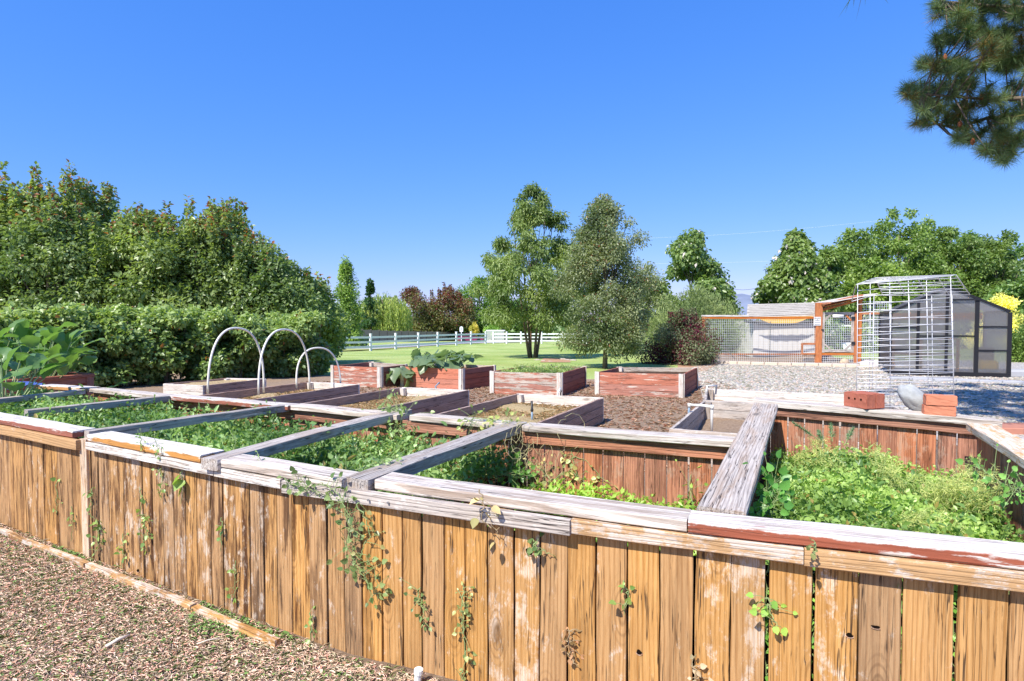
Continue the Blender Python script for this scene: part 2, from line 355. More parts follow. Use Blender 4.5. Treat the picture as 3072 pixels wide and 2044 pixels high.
sheet('gravel_ground',quadfn((3.55,10.7),(40,8),(40,27.2),(8.45,27.2)),60,60,M['gravel'],.010); sheet('gravel_ground',quadfn((5.7,2.5),(40,2.5),(40,10),(5.7,10.9)),50,20,M['gravel'],.014)
# road beyond the white fence
fa,fb=PG(1112,1053),PG(1457,1031.6); fa.z=fb.z=0; fd=(fb-fa).normalized(); fn=Vector((-fd.y,fd.x,0))
def fpt(s,o): q=fa+fd*s+fn*o; return (q.x,q.y)
sheet('verge_strip',quadfn(fpt(-60,.6),fpt(70,.6),fpt(70,26),fpt(-60,26)),8,60,M['verge'],.02)
sheet('road',quadfn(fpt(-60,1.4),fpt(70,1.4),fpt(70,6.5),fpt(-60,6.5)),60,40,M['road'],.05)
# hill, with the blue of distance haze in its base colour
hm=MB(); rr=random.Random(4); n=60; vs=[];fs=[]
for i in range(n+1):
    x=440+i*22; h=(1-abs(i-14)/26) if abs(i-14)<26 else .0; h=max(h,.12+.1*math.sin(i*.3)); H=92*h+rr.uniform(-2,2)
    vs+=[(x,1500,-4),(x+rr.uniform(-9,9),1680,H*.55+rr.uniform(-5,5)),(x,1900,H),(x,2200,-4)]
for i in range(n):
    for k in range(3): a=i*4+k; fs.append((a,a+4,a+5,a+1))
hm.add(vs,fs); o=hm.build('distant_hill',flat('haze_blue_hill',(.20,.235,.31),.95,0,.0,.3,.02),smooth=True); o['kind']='structure'

# ================= planter =================
ZC=.856
PL=root('picket_planter','long raised garden planter walled in tan pickets with bleached board caps, in the foreground','planter',(-.5,3.6,0))
front=[(-120,1234),(0,1256),(213,1295),(254,1302),(600,1366),(700,1387),(1006,1436.5),(1121,1440),(2062,1564),(2063,1566),(3072,1671),(3400,1706)]
FL=[PZ(a,b,ZC) for a,b in front]
# wall line: cap edge shifted back by the overhang
def off_line(pts,d):
    out=[]
    for i,p in enumerate(pts):
        a=pts[max(i-1,0)];b=pts[min(i+1,len(pts)-1)]; t_=(b-a).normalized(); nn=Vector((-t_.y,t_.x,0))
        if nn.y<0: nn=-nn
        out.append(p+nn*d)
    return out
smooth_front=[FL[0],FL[2],FL[4],FL[6],FL[8],FL[11]]
WL=off_line(smooth_front,.045)
def hit(line,px):
    k=(px-CX)/F
    for a,b in zip(line[:-1],line[1:]):
        fa_=a.x-k*a.y; fb_=b.x-k*b.y
        if fa_*fb_<=0 and fa_!=fb_: return a+(b-a)*(fa_/(fa_-fb_))
    a,b=(line[0],line[1]) if px<1000 else (line[-2],line[-1]); fa_=a.x-k*a.y; fb_=b.x-k*b.y; return a+(b-a)*(fa_/(fa_-fb_))
seams=[-250,-205,-160,-115,-70,-30,23,69,124,166,210,245,268,287,317,363,421,450,483,516,551,585,627,664,702,744,786,825,870,925,978,1030,1083,1144,1205,1263,1331,1396,1466,1545,1622,1706,1793,1888,1987,2091,2201,2313,2452,2589,2725,2887,3046,3215,3390]
wide={2313:.014,2452:.010,2725:.010,2887:.009,421:.012,483:.011,1396:.012,978:.01,664:.01,287:.008,1263:.01}
XP=Vector((0,0,1))
for a,b in zip(seams[:-1],seams[1:]):
    pa,pb=hit(WL,a),hit(WL,b); pa.z=pb.z=0; d=(pb-pa); wd=d.length-.5*(wide.get(a,.0065)+wide.get(b,.0065)); d.normalize()
    nn=Vector((d.y,-d.x,0))   # faces the camera side
    c=(pa+pb)/2+d*.5*(wide.get(a,.0065)-wide.get(b,.0065))*.5+nn*random.uniform(-.003,.003)
    dirt=0.
    if a<245: dirt=random.uniform(.6,.95)
    elif a<925: dirt=random.uniform(.75,1.)
    elif a<1144: dirt=random.uniform(.35,.7)
    else: dirt=random.uniform(.05,.25)
    sc1=random.uniform(.1,.35)
    if a in (363,483,516,585,664,702,744): sc1=.42
    if a in (1466,2201,2452,1545): sc1=.45
    lean=random.uniform(-.004,.004)
    board('front_picket',(c.x,c.y,.0),(c.x+d.x*lean,c.y+d.y*lean,.802+random.uniform(-.004,.002)),wd,.017,M['picket'],PL,up=nn,color=(sc1,dirt,random.uniform(.4,.65),1),jit=.0011,step=.16,bev=.0025)
lin=flat('gap_shade_black',(.012,.011,.010),.9,0,.05); LL=off_line(smooth_front,.10)
for a,b in zip(LL[:-1],LL[1:]): board('gap_shade_sheet',(a.x,a.y,.36),(b.x,b.y,.36),.66,.006,lin,PL,up=(-.41,-.91,0),jit=0)  # dark sheet added behind the pickets so their gaps read as deep shade
# five knot holes as flat discs, the shade inside given as near-black colour
kh=flat('knot_hole_darkness',(.012,.008,.006),.95,0,.0)
def knothole(px,py,rw,rh,name='knot_hole'):
    line=off_line(smooth_front,.036); p=hit(line,px); d=ray(px,py); z=HC+d.z/d.y*p.y; dd=W1; nn=Vector((-.411,-.9116,0))
    q=Vector((p.x,p.y,z))+nn*.0035; vs=[q];n=14
    for k in range(n):
        a=2*math.pi*k/n; r_=1+.18*math.sin(3*a+px)+random.uniform(-.08,.08); vs.append(q+dd*math.cos(a)*rw*r_+XP*math.sin(a)*rh*r_)
    m=MB(); m.add(vs,[(0,k+1,(k+1)%n+1) for k in range(n)],0)
    vs2=[]; 
    for k in range(n//2+1):
        a=math.pi+math.pi*k/(n//2); 
        for s_ in (.98,1.22 if 0<k<n//2 else 1.02): vs2.append(q+nn*.001+dd*math.cos(a)*rw*s_+XP*math.sin(a)*rh*s_)
    m.add(vs2,[(2*k,2*k+1,2*k+3,2*k+2) for k in range(n//2)],1)
    m.build(name,[kh,M['orange']],PL)
knothole(1590,1655,.017,.015); knothole(1925,1956,.012,.010); knothole(2645,1880,.013,.006); knothole(2566,1905,.012,.008); knothole(400,1712,.011,.011)
# caps
def cap(name,pa,pb,mat,wd=.15,th=.045,z=ZC,z2=None,color=(.2,.1,.6,1),inset=0,parent=None,flip=1,**kw):
    """plank whose front top edge runs from pixel pa to pixel pb"""
    a=PZ(*pa,z); b=PZ(*pb,z2 or z); d=(b-a).normalized(); nn=Vector((-d.y,d.x,0)).normalized()
    if nn.y<0: nn=-nn
    o=nn*wd/2*flip-Vector((0,0,th/2)); return board(name,a+o,b+o,wd,th,mat,parent or PL,color=color,**kw)
cap('cap_board',(-130,1233),(216,1295.5),M['cappaint'],color=(.25,.0,.6,1),jit=.002,bev=.006)
cap('cap_board',(262,1304),(602,1366),M['caporange'],color=(.2,.25,.6,1),jit=.002,bev=.005)
cap('cap_board',(660,1378),(1024,1438),M['bare'],color=(.1,.35,.66,1),jit=.002,bev=.006)
cap('cap_board',(1123,1441),(2060,1563.5),M['bare'],color=(.05,.6,.55,1),jit=.002,bev=.005)
cap('cap_board',(2064,1565),(3400,1706),M['cappaint'],color=(.25,.35,.66,1),jit=.0015,bev=.006)
# trims under the caps
def trim(pa,pb,mat,h=.06,th=.03,zt=.808,out=.0,color=(.2,.1,.55,1),name='trim_board'):
    line=off_line(smooth_front,.036-th-out-.001); a=hit(line,pa);b=hit(line,pb); a.z=b.z=zt-h/2
    d=(b-a).normalized(); nn=Vector((d.y,-d.x,0)); c=nn*(th/2-th/2)
    # follow the slightly bowed wall
    return board(name,a,b,h,th,mat,PL,up=nn,color=color,jit=.0008,bev=.003)
trim(-250,228,M['trim'],.066,.034,.806,.002)
trim(256,640,M['bare'],.05,.03,.806,color=(.5,.4,.5,1)); trim(642,842,M['bare'],.05,.03,.806,color=(.5,.4,.45,1))
gt=trim(846,1714,M['grey'],.062,.034,.809,.010,color=(.3,.1,.75,1))
trim(1718,2420,M['trim'],.058,.03,.806,color=(.62,.1,.55,1)); trim(2423,3400,M['trim'],.062,.03,.806,color=(.45,.05,.55,1))
board('corner_post',(*hit(off_line(smooth_front,.05),257)[:2],0),(*hit(off_line(smooth_front,.05),257)[:2],.812),.07,.07,M['picket'],PL,up=(-.41,-.91,0),color=(.9,.5,.6,1))
# screws in the grey trim
metal=flat('galvanised_metal',(.45,.46,.48),.35,.8,.5,.1)
for px in (882,1100,1160,1664):
    p=hit(off_line(smooth_front,.036-.034-.012),px); d=ray(px,1); z=.778
    q=Vector((p.x,p.y,z)); m=MB(); nn=Vector((-.411,-.9116,0)); m.tube([q-nn*.004,q+nn*.0035],[.0055,.005],10); m.build('screw',metal,PL)
# back wall of the left and middle sections
backc=[((115,1157),(262,1164),M['caporange']),((268,1166),(495,1189),M['bare']),((497,1187),(862,1218),M['cappaint']),((866,1216),(1190,1246),M['bare']),((1228,1246),(1546,1275),M['bare']),((1566,1277),(2206,1324),M['bare'])]
for a,b,m_ in backc: cap('cap_board',a,b,m_,color=(.15,.45,.6,1),jit=.002,bev=.006)
BL=[PZ(60,1153,ZC)]+[PZ(*a,ZC) for a,_,_ in backc]+[PZ(2206,1324,ZC)]
BLs=[BL[0],BL[2],BL[4],BL[6],BL[7]]
BW=off_line(BLs,.085)
def wallrun(line,name,mat,wd=.14,gap=.007,top=.80,nsign=1,color=None,gaps=(),th=.017,bottom=.0,tops=None):
    k=0
    for a,b in zip(line[:-1],line[1:]):
        a=a.copy();b=b.copy();a.z=b.z=0; L=(b-a).length; d=(b-a)/L; n=max(1,round(L/wd)); nn=Vector((d.y,-d.x,0))*nsign
        for i in range(n):
            g=gaps[k%len(gaps)] if gaps else gap; c=a+d*(L*(i+.5)/n); k+=1; c+=nn*random.uniform(-.002,.002)
            tp=top if tops is None else tops(c)
            board(name,(c.x,c.y,bottom),(c.x,c.y,tp),L/n-g,th,mat,PL,up=nn,color=(random.uniform(.15,.6),random.uniform(.2,.7),random.uniform(.35,.6),1),jit=.001,step=.2)
wallrun(BW[1:],'back_picket',M['inner'],gap=.008,gaps=(.004,.014,.005,.006,.012,.003,.006,.004,.012,.010,.009,.008))
# rail under the back cap, inner side
for a,b in zip(BLs[1:-1],BLs[2:]):
    l=off_line([a,b],.055); q0,q1=l[0].copy(),l[1].copy(); q0.z=q1.z=.765; board('back_rail',q0,q1,.085,.035,M['inner'],PL,up=(-.41,-.91,0),color=(.2,.5,.45,1))
# cross beams
def beam(pa,pb,wd,th,mat,z=ZC+.003,z2=None,color=(.1,.1,.5,1),**kw):
    """left top edge from near pixel pa to far pixel pb"""
    a=PZ(*pa,z); b=PZ(*pb,z2 or z); d=(b-a).normalized(); nn=Vector((d.y,-d.x,0)).normalized()
    o=nn*wd/2-Vector((0,0,th/2)); return board('cross_beam',a+o,b+o,wd,th,mat,PL,color=color,**kw)
beam((-140,1208),(240,1168),.085,.05,M['grey'],color=(.2,.1,.55,1))
beam((72,1229),(497,1186),.085,.06,M['grey'],color=(.3,.1,.5,1))
beam((252,1290),(850,1212),.085,.062,M['grey'],color=(.3,.1,.5,1),jit=.003)
beam((603,1373),(1200,1226),.12,.06,M['grey'],color=(.3,.25,.75,1),jit=.003,bow=.004)
beam((1034,1430),(1530,1262),.14,.062,M['grey'],color=(.3,.35,.62,1),jit=.004,bow=-.004)
# right-hand section
rb_a=PZ(2263,1200,.93); rb_b=PZ(3007,1264,.872)
cap('cap_board',(2263,1200),(3007,1264),M['bare'],wd=.17,th=.05,z=.93,z2=.872,color=(.1,.15,.5,1),jit=.002)
beam((2090,1516),(2262,1209),.185,.05,M['grey'],z=ZC+.004,z2=.915,color=(.0,.3,.68,1),jit=.003,bev=.008)
wr=off_line([rb_a,rb_b],.07); wr[1]=wr[0]+(wr[1]-wr[0])*.93
def tp(c): 
    f_=(c-wr[0]).length; f_=(Vector((c.x,c.y,0))-Vector((wr[0].x,wr[0].y,0))).length/1.7; return .875-.05*f_
wallrun(wr,'back_picket',M['inner'],wd=.135,gaps=(.003,.004,.014,.003,.020,.009,.010,.003,.003,.012,.016,.004),tops=tp)
q0,q1=off_line([rb_a,rb_b],.045); q0=q0.copy();q1=q1.copy(); q0.z=.842;q1.z=.79; board('back_rail',q0,q1,.08,.035,M['inner'],PL,up=(-.41,-.91,0),color=(.2,.6,.4,1))
# its right wall and sloping side cap
ra=PZ(2905,1270,.868); rdv=-D1; far=ra
sl=[far+W1*.06, far+W1*.06-D1*2.75]; 
wallrun([Vector((p.x,p.y,0)) for p in sl],'side_picket',M['inner'],wd=.14,gap=.003,top=.80,nsign=1)
board('cap_board',far+W1*.075-Vector((0,0,.025)),far+W1*.075-D1*2.8-Vector((0,0,.04)),.17,.05,M['trim'],PL,color=(.75,.1,.6,1),jit=.003)
# left wall of the right section below the wide beam
lf=PZ(2170,1526,.85); lb=PZ(2300,1206,.91)
wallrun([Vector((lf.x,lf.y,0)),Vector((lb.x,lb.y,0))],'side_picket',M['inner'],wd=.14,gap=.003,top=.79)
# soil inside the sections
t=NT('planter_soil'); v,rv=t.coords(rand=False); g2=t.noise(v,18,8,.75); M['soil']=t.surf(t.ramp(g2,[(.35,(.03,.018,.01)),(.65,(.15,.09,.055))]),.95,g2,.9,.04,.1)
def soil(quad,z,name='planter_soil',mat=None,nx=24,ny=20,amp=.02):
    vs=[];fs=[];f_=quadfn(*[(p[0],p[1]) for p in quad]); rr=random.Random(len(quad)+int(z*100))
    for j in range(ny+1):
        for i in range(nx+1):
            x,y=f_(i/nx,j/ny); e=min(i,nx-i,j,ny-j); vs.append((x,y,z+amp*(math.sin(x*4+1)+math.sin(y*5+x*3)+rr.uniform(-.6,.6))))
    for j in range(ny):
        for i in range(nx): a=j*(nx+1)+i; fs.append((a,a+1,a+nx+2,a+nx+1))
    me=bpy.data.meshes.new(name); me.from_pydata(vs,[],fs); me.materials.append(mat or M['soil']); me.polygons.foreach_set('use_smooth',[True]*len(fs)); o=link(name,me); o['kind']='structure'; return o
Wf=off_line(smooth_front,.09)
soil([Wf[0],Wf[3],BW[3]-D1*.03,BW[0]-D1*.03],.45); soil([Wf[3],Wf[4],BW[4],BW[3]],.27)
soil([lf+W1*.02,lf+W1*1.3,far+W1*.0,lb+W1*.02],.30)

# timber edging on the ground at the foot of the wall
EDG=[((-60,1563),(262,1689)),((268,1688),(580,1813)),((587,1815),(830,1922))]
for i,(a,b) in enumerate(EDG):
    A=PZ(*a,.045);B=PZ(*b,.045); o=board('edging_timber',A+Vector((0,0,-.03)),B+Vector((0,0,-.03)),.036,.06,M['trim'],color=(.55,0.6,.45,1),jit=.005)
    tag(o,['bleached edging timber at the foot of the picket wall, farthest left','bleached edging timber at the foot of the picket wall, middle of three','bleached edging timber at the foot of the picket wall, nearest the camera'][i],'edging timber','edging timbers along the planter')
pvc=flat('white_pvc',(.80,.79,.74),.35,0,.5,.03)
m=MB(); q=PZ(1253,2040,.03); m.tube([q,q+Vector((.004,-.003,.035))],[.016,.016],12); m.tube([q+Vector((.004,-.003,.03)),q+Vector((.005,-.004,.05))],[.02,.02],12)
tag(m.build('pipe_stub',pvc,smooth=False),'short white capped pipe stub standing at the foot of the tan picket wall','pipe')

# ================= long garden boxes =================
def rect_box(name,label,FLp,FRp,BRp,BLp,z,nb,bh,mats,cat='garden box',group=None,posts=True,soilz=None,soilmat=None,th=.038,postmat=None,z0=None,outpost=False,cols=None,bow=0.):
    """four corners on the ground; a wall of nb stacked boards on each side"""
    pts=[Vector((p[0],p[1],0)) for p in (FLp,FRp,BRp,BLp)]; c=sum(pts,Vector())/4
    r=root(name,label,cat,(c.x,c.y,0),0,group); names=['front_board','side_board','back_board','side_board']
    for i in range(4):
        a,b=pts[i],pts[(i+1)%4]; d=(b-a).normalized(); inn=Vector((-d.y,d.x,0)); e=th/2
        aa=a+inn*e; bb=b+inn*e
        if i%2==1: aa=aa+d*(th+.001); bb=bb-d*(th+.001)
        for k in range(nb):
            zc=z-bh*(k+.5); cc=(cols or [(.2,.15,.5,1)]*4)[i]
            board(names[i],aa+XP*zc,bb+XP*(zc),bh-.005,th,mats[i],r,up=-inn,color=(cc[0],cc[1],cc[2]+random.uniform(-.08,.08),1),jit=.0015,step=.3,bow=random.uniform(-.004,.004)+bow)
    if posts:
        for i in range(4):
            p=pts[i]; d1=(pts[(i+1)%4]-p).normalized(); d0=(pts[i-1]-p).normalized()
            if outpost:
                # battens outside the corners, two boards forming an angle
                for (d_,o_) in ((d1,-d0),(d0,-d1)):
                    q=p+o_*.012+d_*.045; board('corner_batten',(q.x,q.y,0),(q.x,q.y,z+.012),.09,.02,postmat or M['whitebox'],r,up=o_,color=(.3,.3,.5,1))
            q=p+(d1+d0)*(th+.045); board('corner_post',(q.x,q.y,0),(q.x,q.y,z-.012),.085,.085,postmat or M['whitebox'],r,up=d1,color=(.2,.3,.45,1))
    return r,pts
t=NT('straw_soil'); v,rv=t.coords(rand=False); g2=t.noise(t.scale(v,(1,1.7,1)),22,8,.8); M['straw']=t.surf(t.ramp(g2,[(.3,(.20,.12,.05)),(.5,(.50,.37,.19)),(.7,(.72,.60,.38))]),.95,g2,1.,.03,.1)
bx=[M['whitebox'],M['brownbox'],M['whitebox'],M['brownbox']]
ZB=.396
def longbox(label,FRt,BLt,ln,mats=bx,soilz=.25,nb=3,w_=None,postmat=None,name='garden_box',group='low plank garden boxes behind the planter',soilmat=None):
    BR=PZ(*FRt,ZB); BLq=PZ(*BLt,ZB); wdir=(BR-BLq); FR=BR-D1*ln; FLq=BLq-D1*ln
    r,pts=rect_box(name,label,FLq,FR,BR,BLq,ZB,nb,.13,mats,group=group,postmat=postmat)
    s=soil([FLq+(W1+D1)*.04,FR+(D1-W1)*.04,BR-(W1+D1)*.04,BLq+(W1-D1)*.04],soilz,'box_soil',soilmat or M['straw'],amp=.018)
    return r,pts
B3=longbox('low brown plank box holding straw soil, with a black riser pipe in it',(1811,1193),(1553,1180),3.2)
B2=longbox('low purple-brown plank box with a pipe elbow on its white end board',(1408,1170),(1205,1161),3.4)
B1=longbox('low plank box with three white hoops arched over it',(1079,1153),(930,1145),3.6)
# box 0, short
z=ZB; a0=PZ(489,1151,z);a1=PZ(608,1157,z);a2=PZ(799,1136,z);a3=PZ(681,1134,z)
rect_box('garden_box','small bleached plank box filled with orange soil, beside the hedge and left of the hoops',a0,a1,a2,a3,z,3,.13,[M['whitebox'],M['brownbox'],M['whitebox'],M['brownbox']],group='low plank garden boxes behind the planter')
soil([a0,a1,a2,a3],.355,'box_soil',M['straw'],amp=.008)
# grey boxes at right
gb=[M['grey']]*4
BLg=PZ(2110,1202,ZB); BRg=BLg+W1*2.1; rg_,_=rect_box('garden_box','silver-grey plank box with a white pipe frame on its left side',BLg-D1*2.6,BRg-D1*2.6,BRg,BLg,ZB,3,.13,gb,group='silver grey garden boxes',postmat=M['grey'],cols=[(.3,.2,.85,1)]*4)
soil([BLg-D1*2.55+W1*.04,BRg-D1*2.55-W1*.04,BRg-D1*.04-W1*.04,BLg+(W1-D1)*.04],.12,'box_soil',M['mulch'])
BLh=PZ(2118,1165,ZB); q0=BLg+D1*.06; BRh=BLh+W1*2.6; q1=q0+W1*2.6
rect_box('garden_box','bleached grey plank box farther back, beside the pale gravel',q0,q1,BRh,BLh,ZB,3,.13,[M['grey'],M['grey'],M['whitebox'],M['grey']],group='silver grey garden boxes',postmat=M['grey'],cols=[(.3,.2,.8,1)]*4)
soil([q0+(W1+D1)*.04,q1+(D1-W1)*.04,BRh-(W1+D1)*.04,BLh+(W1-D1)*.04],.2,'box_soil',M['mulch'])
# ================= red boxes =================
ZR=.495; rcol=lambda w_:[(.2,.1,w_,1),(.15,.5,.15,1),(.3,.2,.25,1),(.2,.2,.6,1)]  # right side boards set darker: their shade is put into the colour
def redbox(label,FLt,FRt,BRt,BLt,worn,z=ZR):
    f=[PZ(*q,z) for q in (FLt,FRt,BRt,BLt)]
    r,pts=rect_box('red_planter_box',label,*f,z,4,.124,[M['redbox'],M['redsolid'],M['redbox'],M['redsolid']],cat='planter box',group='red painted planter boxes in a row',outpost=True,cols=rcol(worn),th=.035)
    s=soil([f[0]+(W1+D1)*.03,f[1]+(D1-W1)*.03,f[2]-(W1+D1)*.03,f[3]+(W1-D1)*.03],.40,'box_soil',M['soil'],amp=.01); return r,f
R4=redbox('widest red planter box, white paint loss at its right end',(1786,1117),(2050,1124),(2092,1103),(1855,1102),.62)
R3=redbox('red planter box with a long white worn band and grassy weeds on top',(1471,1115),(1683,1120.5),(1758,1100),(1564,1099),.40)
b2=PZ(1203,1100,ZR);b2r=PZ(1386,1108.5,ZR);b2b=PZ(1487,1097,ZR)
R2=redbox('solid red planter box overgrown by large grey-green squash leaves',(1203,1100),(1386,1108.5),(1487,1097),(1306,1090),.95)
R1=redbox('faded red planter box nearest the hedge, scuffed front boards',(993,1097.4),(1141,1103),(1221.6,1094),(1114.6,1086.4),.52)
# ================= left cabbage bed =================
cb=root('red_picket_bed','red-painted picket bed with a dark capped side wall holding huge leafy greens, far left','planter',(-7,7.9,0))
fr_=PZ(275,1121,ZC); near=fr_-D1*1.75
board('cap_board',near-XP*.02+W1*.02,fr_-XP*.02+W1*.02,.12,.04,M['redsolid'],cb,color=(.3,.3,.35,1))
board('rail_board',near-XP*.085+W1*.03,fr_-XP*.085+W1*.03,.085,.035,M['redsolid'],cb,up=W1,color=(.3,.2,.5,1))
for i in range(12):
    c=fr_-D1*(.07+i*.145); board('side_picket',(c.x,c.y,0),(c.x,c.y,.81),.135,.017,M['orange'] if i==1 else M['redsolid'],cb,up=W1,color=(.4,.4,.45,1))  # one picket in orange to look sunlit among the darker ones
for i in range(14):
    c=fr_-W1*(.07+i*.145); board('back_picket',(c.x,c.y,0),(c.x,c.y,.81),.135,.017,M['redsolid'],cb,up=-D1,color=(.4,.4,.45,1))
board('cap_board',fr_-XP*.02-W1*.05,fr_-XP*.02-W1*2.1,.12,.04,M['redsolid'],cb,color=(.3,.3,.35,1))
board('corner_post',(fr_.x-.0,fr_.y-.06,0),(fr_.x,fr_.y-.06,.815),.09,.09,M['redsolid'],cb,up=D1,color=(.3,.2,.6,1))
soil([near,near+D1*.01+W1*.01,fr_,fr_-W1*2.],.5); soil([near-W1*2.,near,fr_,fr_-W1*2.],.5,'planter_soil')
tarp=flat('blue_tarp',(.08,.13,.42),.4,0,.5,.2); m=MB()
ta=PZ(56,1149,.86);tb=PZ(100,1157,.86); vs=[];
for i in range(9):
    for j in range(4):
        p=ta+(tb-ta)*(i/8)+D1*(j*.09-.15); vs.append((p.x,p.y,.864+.012*math.sin(i*1.7+j)+(0 if j>0 else -.05)))
m.add(vs,[(i*4+j,i*4+j+1,(i+1)*4+j+1,(i+1)*4+j) for i in range(8) for j in range(3)]); tag(m.build('tarp',tarp,smooth=True),'crumpled blue tarp strip lying on the planter edge beside the leafy greens','tarp')
# ================= vegetation =================
def tree(name,label,X,Y,h,rad,z0,nleaf,leaf,color,ncl=40,trunk_r=.1,trunks=1,prof=None,cr=.32,droop=.3,up=.6,mat='leaf',templ='tri2',asp=.5,alt=None,altcol=(.5,.15,.1),group=None,cat='tree',shoots=0,seed=None,sx=1.,lean=0.,flat_=.85,shell=.5,limbs=True,fork=None,extra=None):
    """height h above its ground, crown from z0 up; prof(t) = relative crown radius at height fraction t"""
    g=gz(Y); r=root(name,label,cat,(X,Y,g),0,group)
    prof=prof or (lambda t:math.sin(math.pi*min(1,(.12+.88*t)))**.6)
    cs=[];rs=[]; H=h-z0; ph=rng.random(4)*6
    tries=0
    while len(cs)<ncl and tries<ncl*20:
        tries+=1
        t_=((len(cs)*.618+.25*rng.random()+.07*tries)%1)**.92; a=rng.random()*2*math.pi; pr=prof(t_)*rad*(1+.16*math.sin(3*a+ph[0]+4*t_)+.12*math.sin(2*a+ph[1]))
        if rng.random()>.25+.75*pr/rad: continue
        c=cr*rad*(.65+.6*rng.random())*(.55+.45*pr/rad); q=max(0,pr-c*.75)*math.sqrt(.15+.85*rng.random())
        cs.append((X+q*math.cos(a)*sx+lean*t_,Y+q*math.sin(a),g+z0+H*t_-c*.35)); rs.append(c)
    cs=np.array(cs);rs=np.array(rs)
    n1=nleaf; pos,out,ci=clumped(cs,rs,n1,flat_,shell)
    if shoots:
        sp=[];so_=[]
        for k in range(shoots):
            a=rng.random()*2*math.pi; q=rad*.62*math.sqrt(rng.random()); hx=h-(q/rad)**1.3*H*.40+rng.random()*H*.10+.09*H; b=g+h*.6
            m_=int(nleaf*.016); tt=rng.random(m_); th_=rng.random(m_)*6.28; w_=.13*(1-tt*.6)
            sp.append(np.stack([X+q*math.cos(a)*sx+w_*np.cos(th_)+.05*np.sin(tt*5),Y+q*math.sin(a)+w_*np.sin(th_),b+(g+hx-b)*tt],1)); so_.append(np.stack([np.cos(th_),np.sin(th_),tt*0+.3],1))
        pos=np.concatenate([pos]+sp); out=np.concatenate([out]+so_)
    n=len(pos); ax,nm=leafdirs(n,out,droop,up); ln=leaf*(.6+.8*rng.random(n))
    cl=.5+.28*np.sin(pos[:,0]*2.1+ph[2])*np.sin(pos[:,2]*1.7+ph[3])+.30*(rng.random(n)-.5)
    al=None
    if alt: 
        f=alt(pos,g,h); al=(rng.random(n)<f).astype(float)
    pos[:,2]=np.maximum(pos[:,2],g+.05)
    cloud('crown',pos,ax,nm,ln,ln*asp,M[mat],color,r,templ,cl,al,altcol,origin=(X,Y,g+z0))
    m=MB(); base=Vector((X,Y,g-.1))
    nl=min(len(cs),14 if limbs else 0)
    for k in range(trunks):
        a=2*math.pi*k/max(1,trunks)+.5; sp_=(.30 if trunks>1 else 0)*rad
        tops=[]; pts=[]
        for i in range(7):
            f=i/6; pts.append(base+Vector((math.cos(a)*(.2*(trunks>1)+sp_*f**.9)+.03*math.sin(f*7+k)*h*.1+lean*f*.6,math.sin(a)*(.1*(trunks>1)+sp_*f)+.02*math.cos(f*5)*h*.1,f*h*.82)))
        rr_=[trunk_r*(1.25 if i==0 else 1)*(1-.8*i/6) for i in range(7)]; m.tube(pts,rr_,7)
        if fork: rr_=rr_
    order=rng.permutation(len(cs))[:nl]
    for j in order:
        c=Vector(cs[j]); f=max(.18,min(.8,(c.z-g)/h-.22)); s_=base+Vector((lean*f*.6,0,f*h*.82)); 
        if s_.z<g+z0*.75: s_.z=g+z0*.75
        mid=s_.lerp(c,.5)+Vector((0,0,-.04*h*.3)); m.tube([s_,mid,c],[trunk_r*.45,trunk_r*.28,trunk_r*.1],5,cap=False)
    m.build('trunk',M['bark'],r,smooth=True)
    return r,cs,rs
GL=(.085,.155,.028); 
def redtips(pos,g,h): return np.clip((pos[:,2]-g-h*.82)/(h*.3),0,1)*.30+.002
# left fruit-tree row
LT=[(-40,545,20.5,1.95,.9),(62,520,21,1.9,1.),(150,585,20,2.0,1.5),(262,528,21.5,1.9,1.2),(395,612,20.5,2.0,1.3),(500,622,22,2.0,1.4),(600,622,20.8,2.1,1.3),(668,600,22.5,1.9,1.2),(770,690,21.3,1.8,1.1),(850,765,22.5,1.7,1.),(925,830,23.5,1.5,1.),(960,868,26,1.3,.9)]
LTL=['dark leafy fruit tree at the left edge of the photo','fruit tree with a tall dark pointed top near the left edge','rounded bushy fruit tree left of the one with reddish shoots','tallest fruit tree with reddish upright shoots, behind the hedge','fruit tree with three thin upright shoots above its crown','bushy fruit tree in the middle of the dense row behind the hedge','broad fruit tree standing behind the first white hoop','fruit tree with a high rounded top, above the first white hoop','dense fruit tree on the falling right slope of the row','lower fruit tree behind the second white hoop','low fruit tree near the right end of the dense row','smallest tree at the right end of the dense row, beside the tall narrow tree']
for i,(px,py,Y,rad,z0) in enumerate(LT):
    h=HC+(965-py)/F*Y-gz(Y); 
    tree('fruit_tree',LTL[i],XY(px,Y),Y,h*.95,rad,.5,19000 if i<9 else 13000,.145,[(.14,.20,.07),(.15,.215,.07),(.12,.18,.07)][i%3],ncl=62,trunk_r=.11,mat='glossleaf',alt=redtips,altcol=(.34,.13,.05),shoots=[7,9,6,12,9,9,9,8,6,5,4,3][i],group='fruit trees in a dense row behind the hedge',cr=.36,asp=.6,sx=1.2)
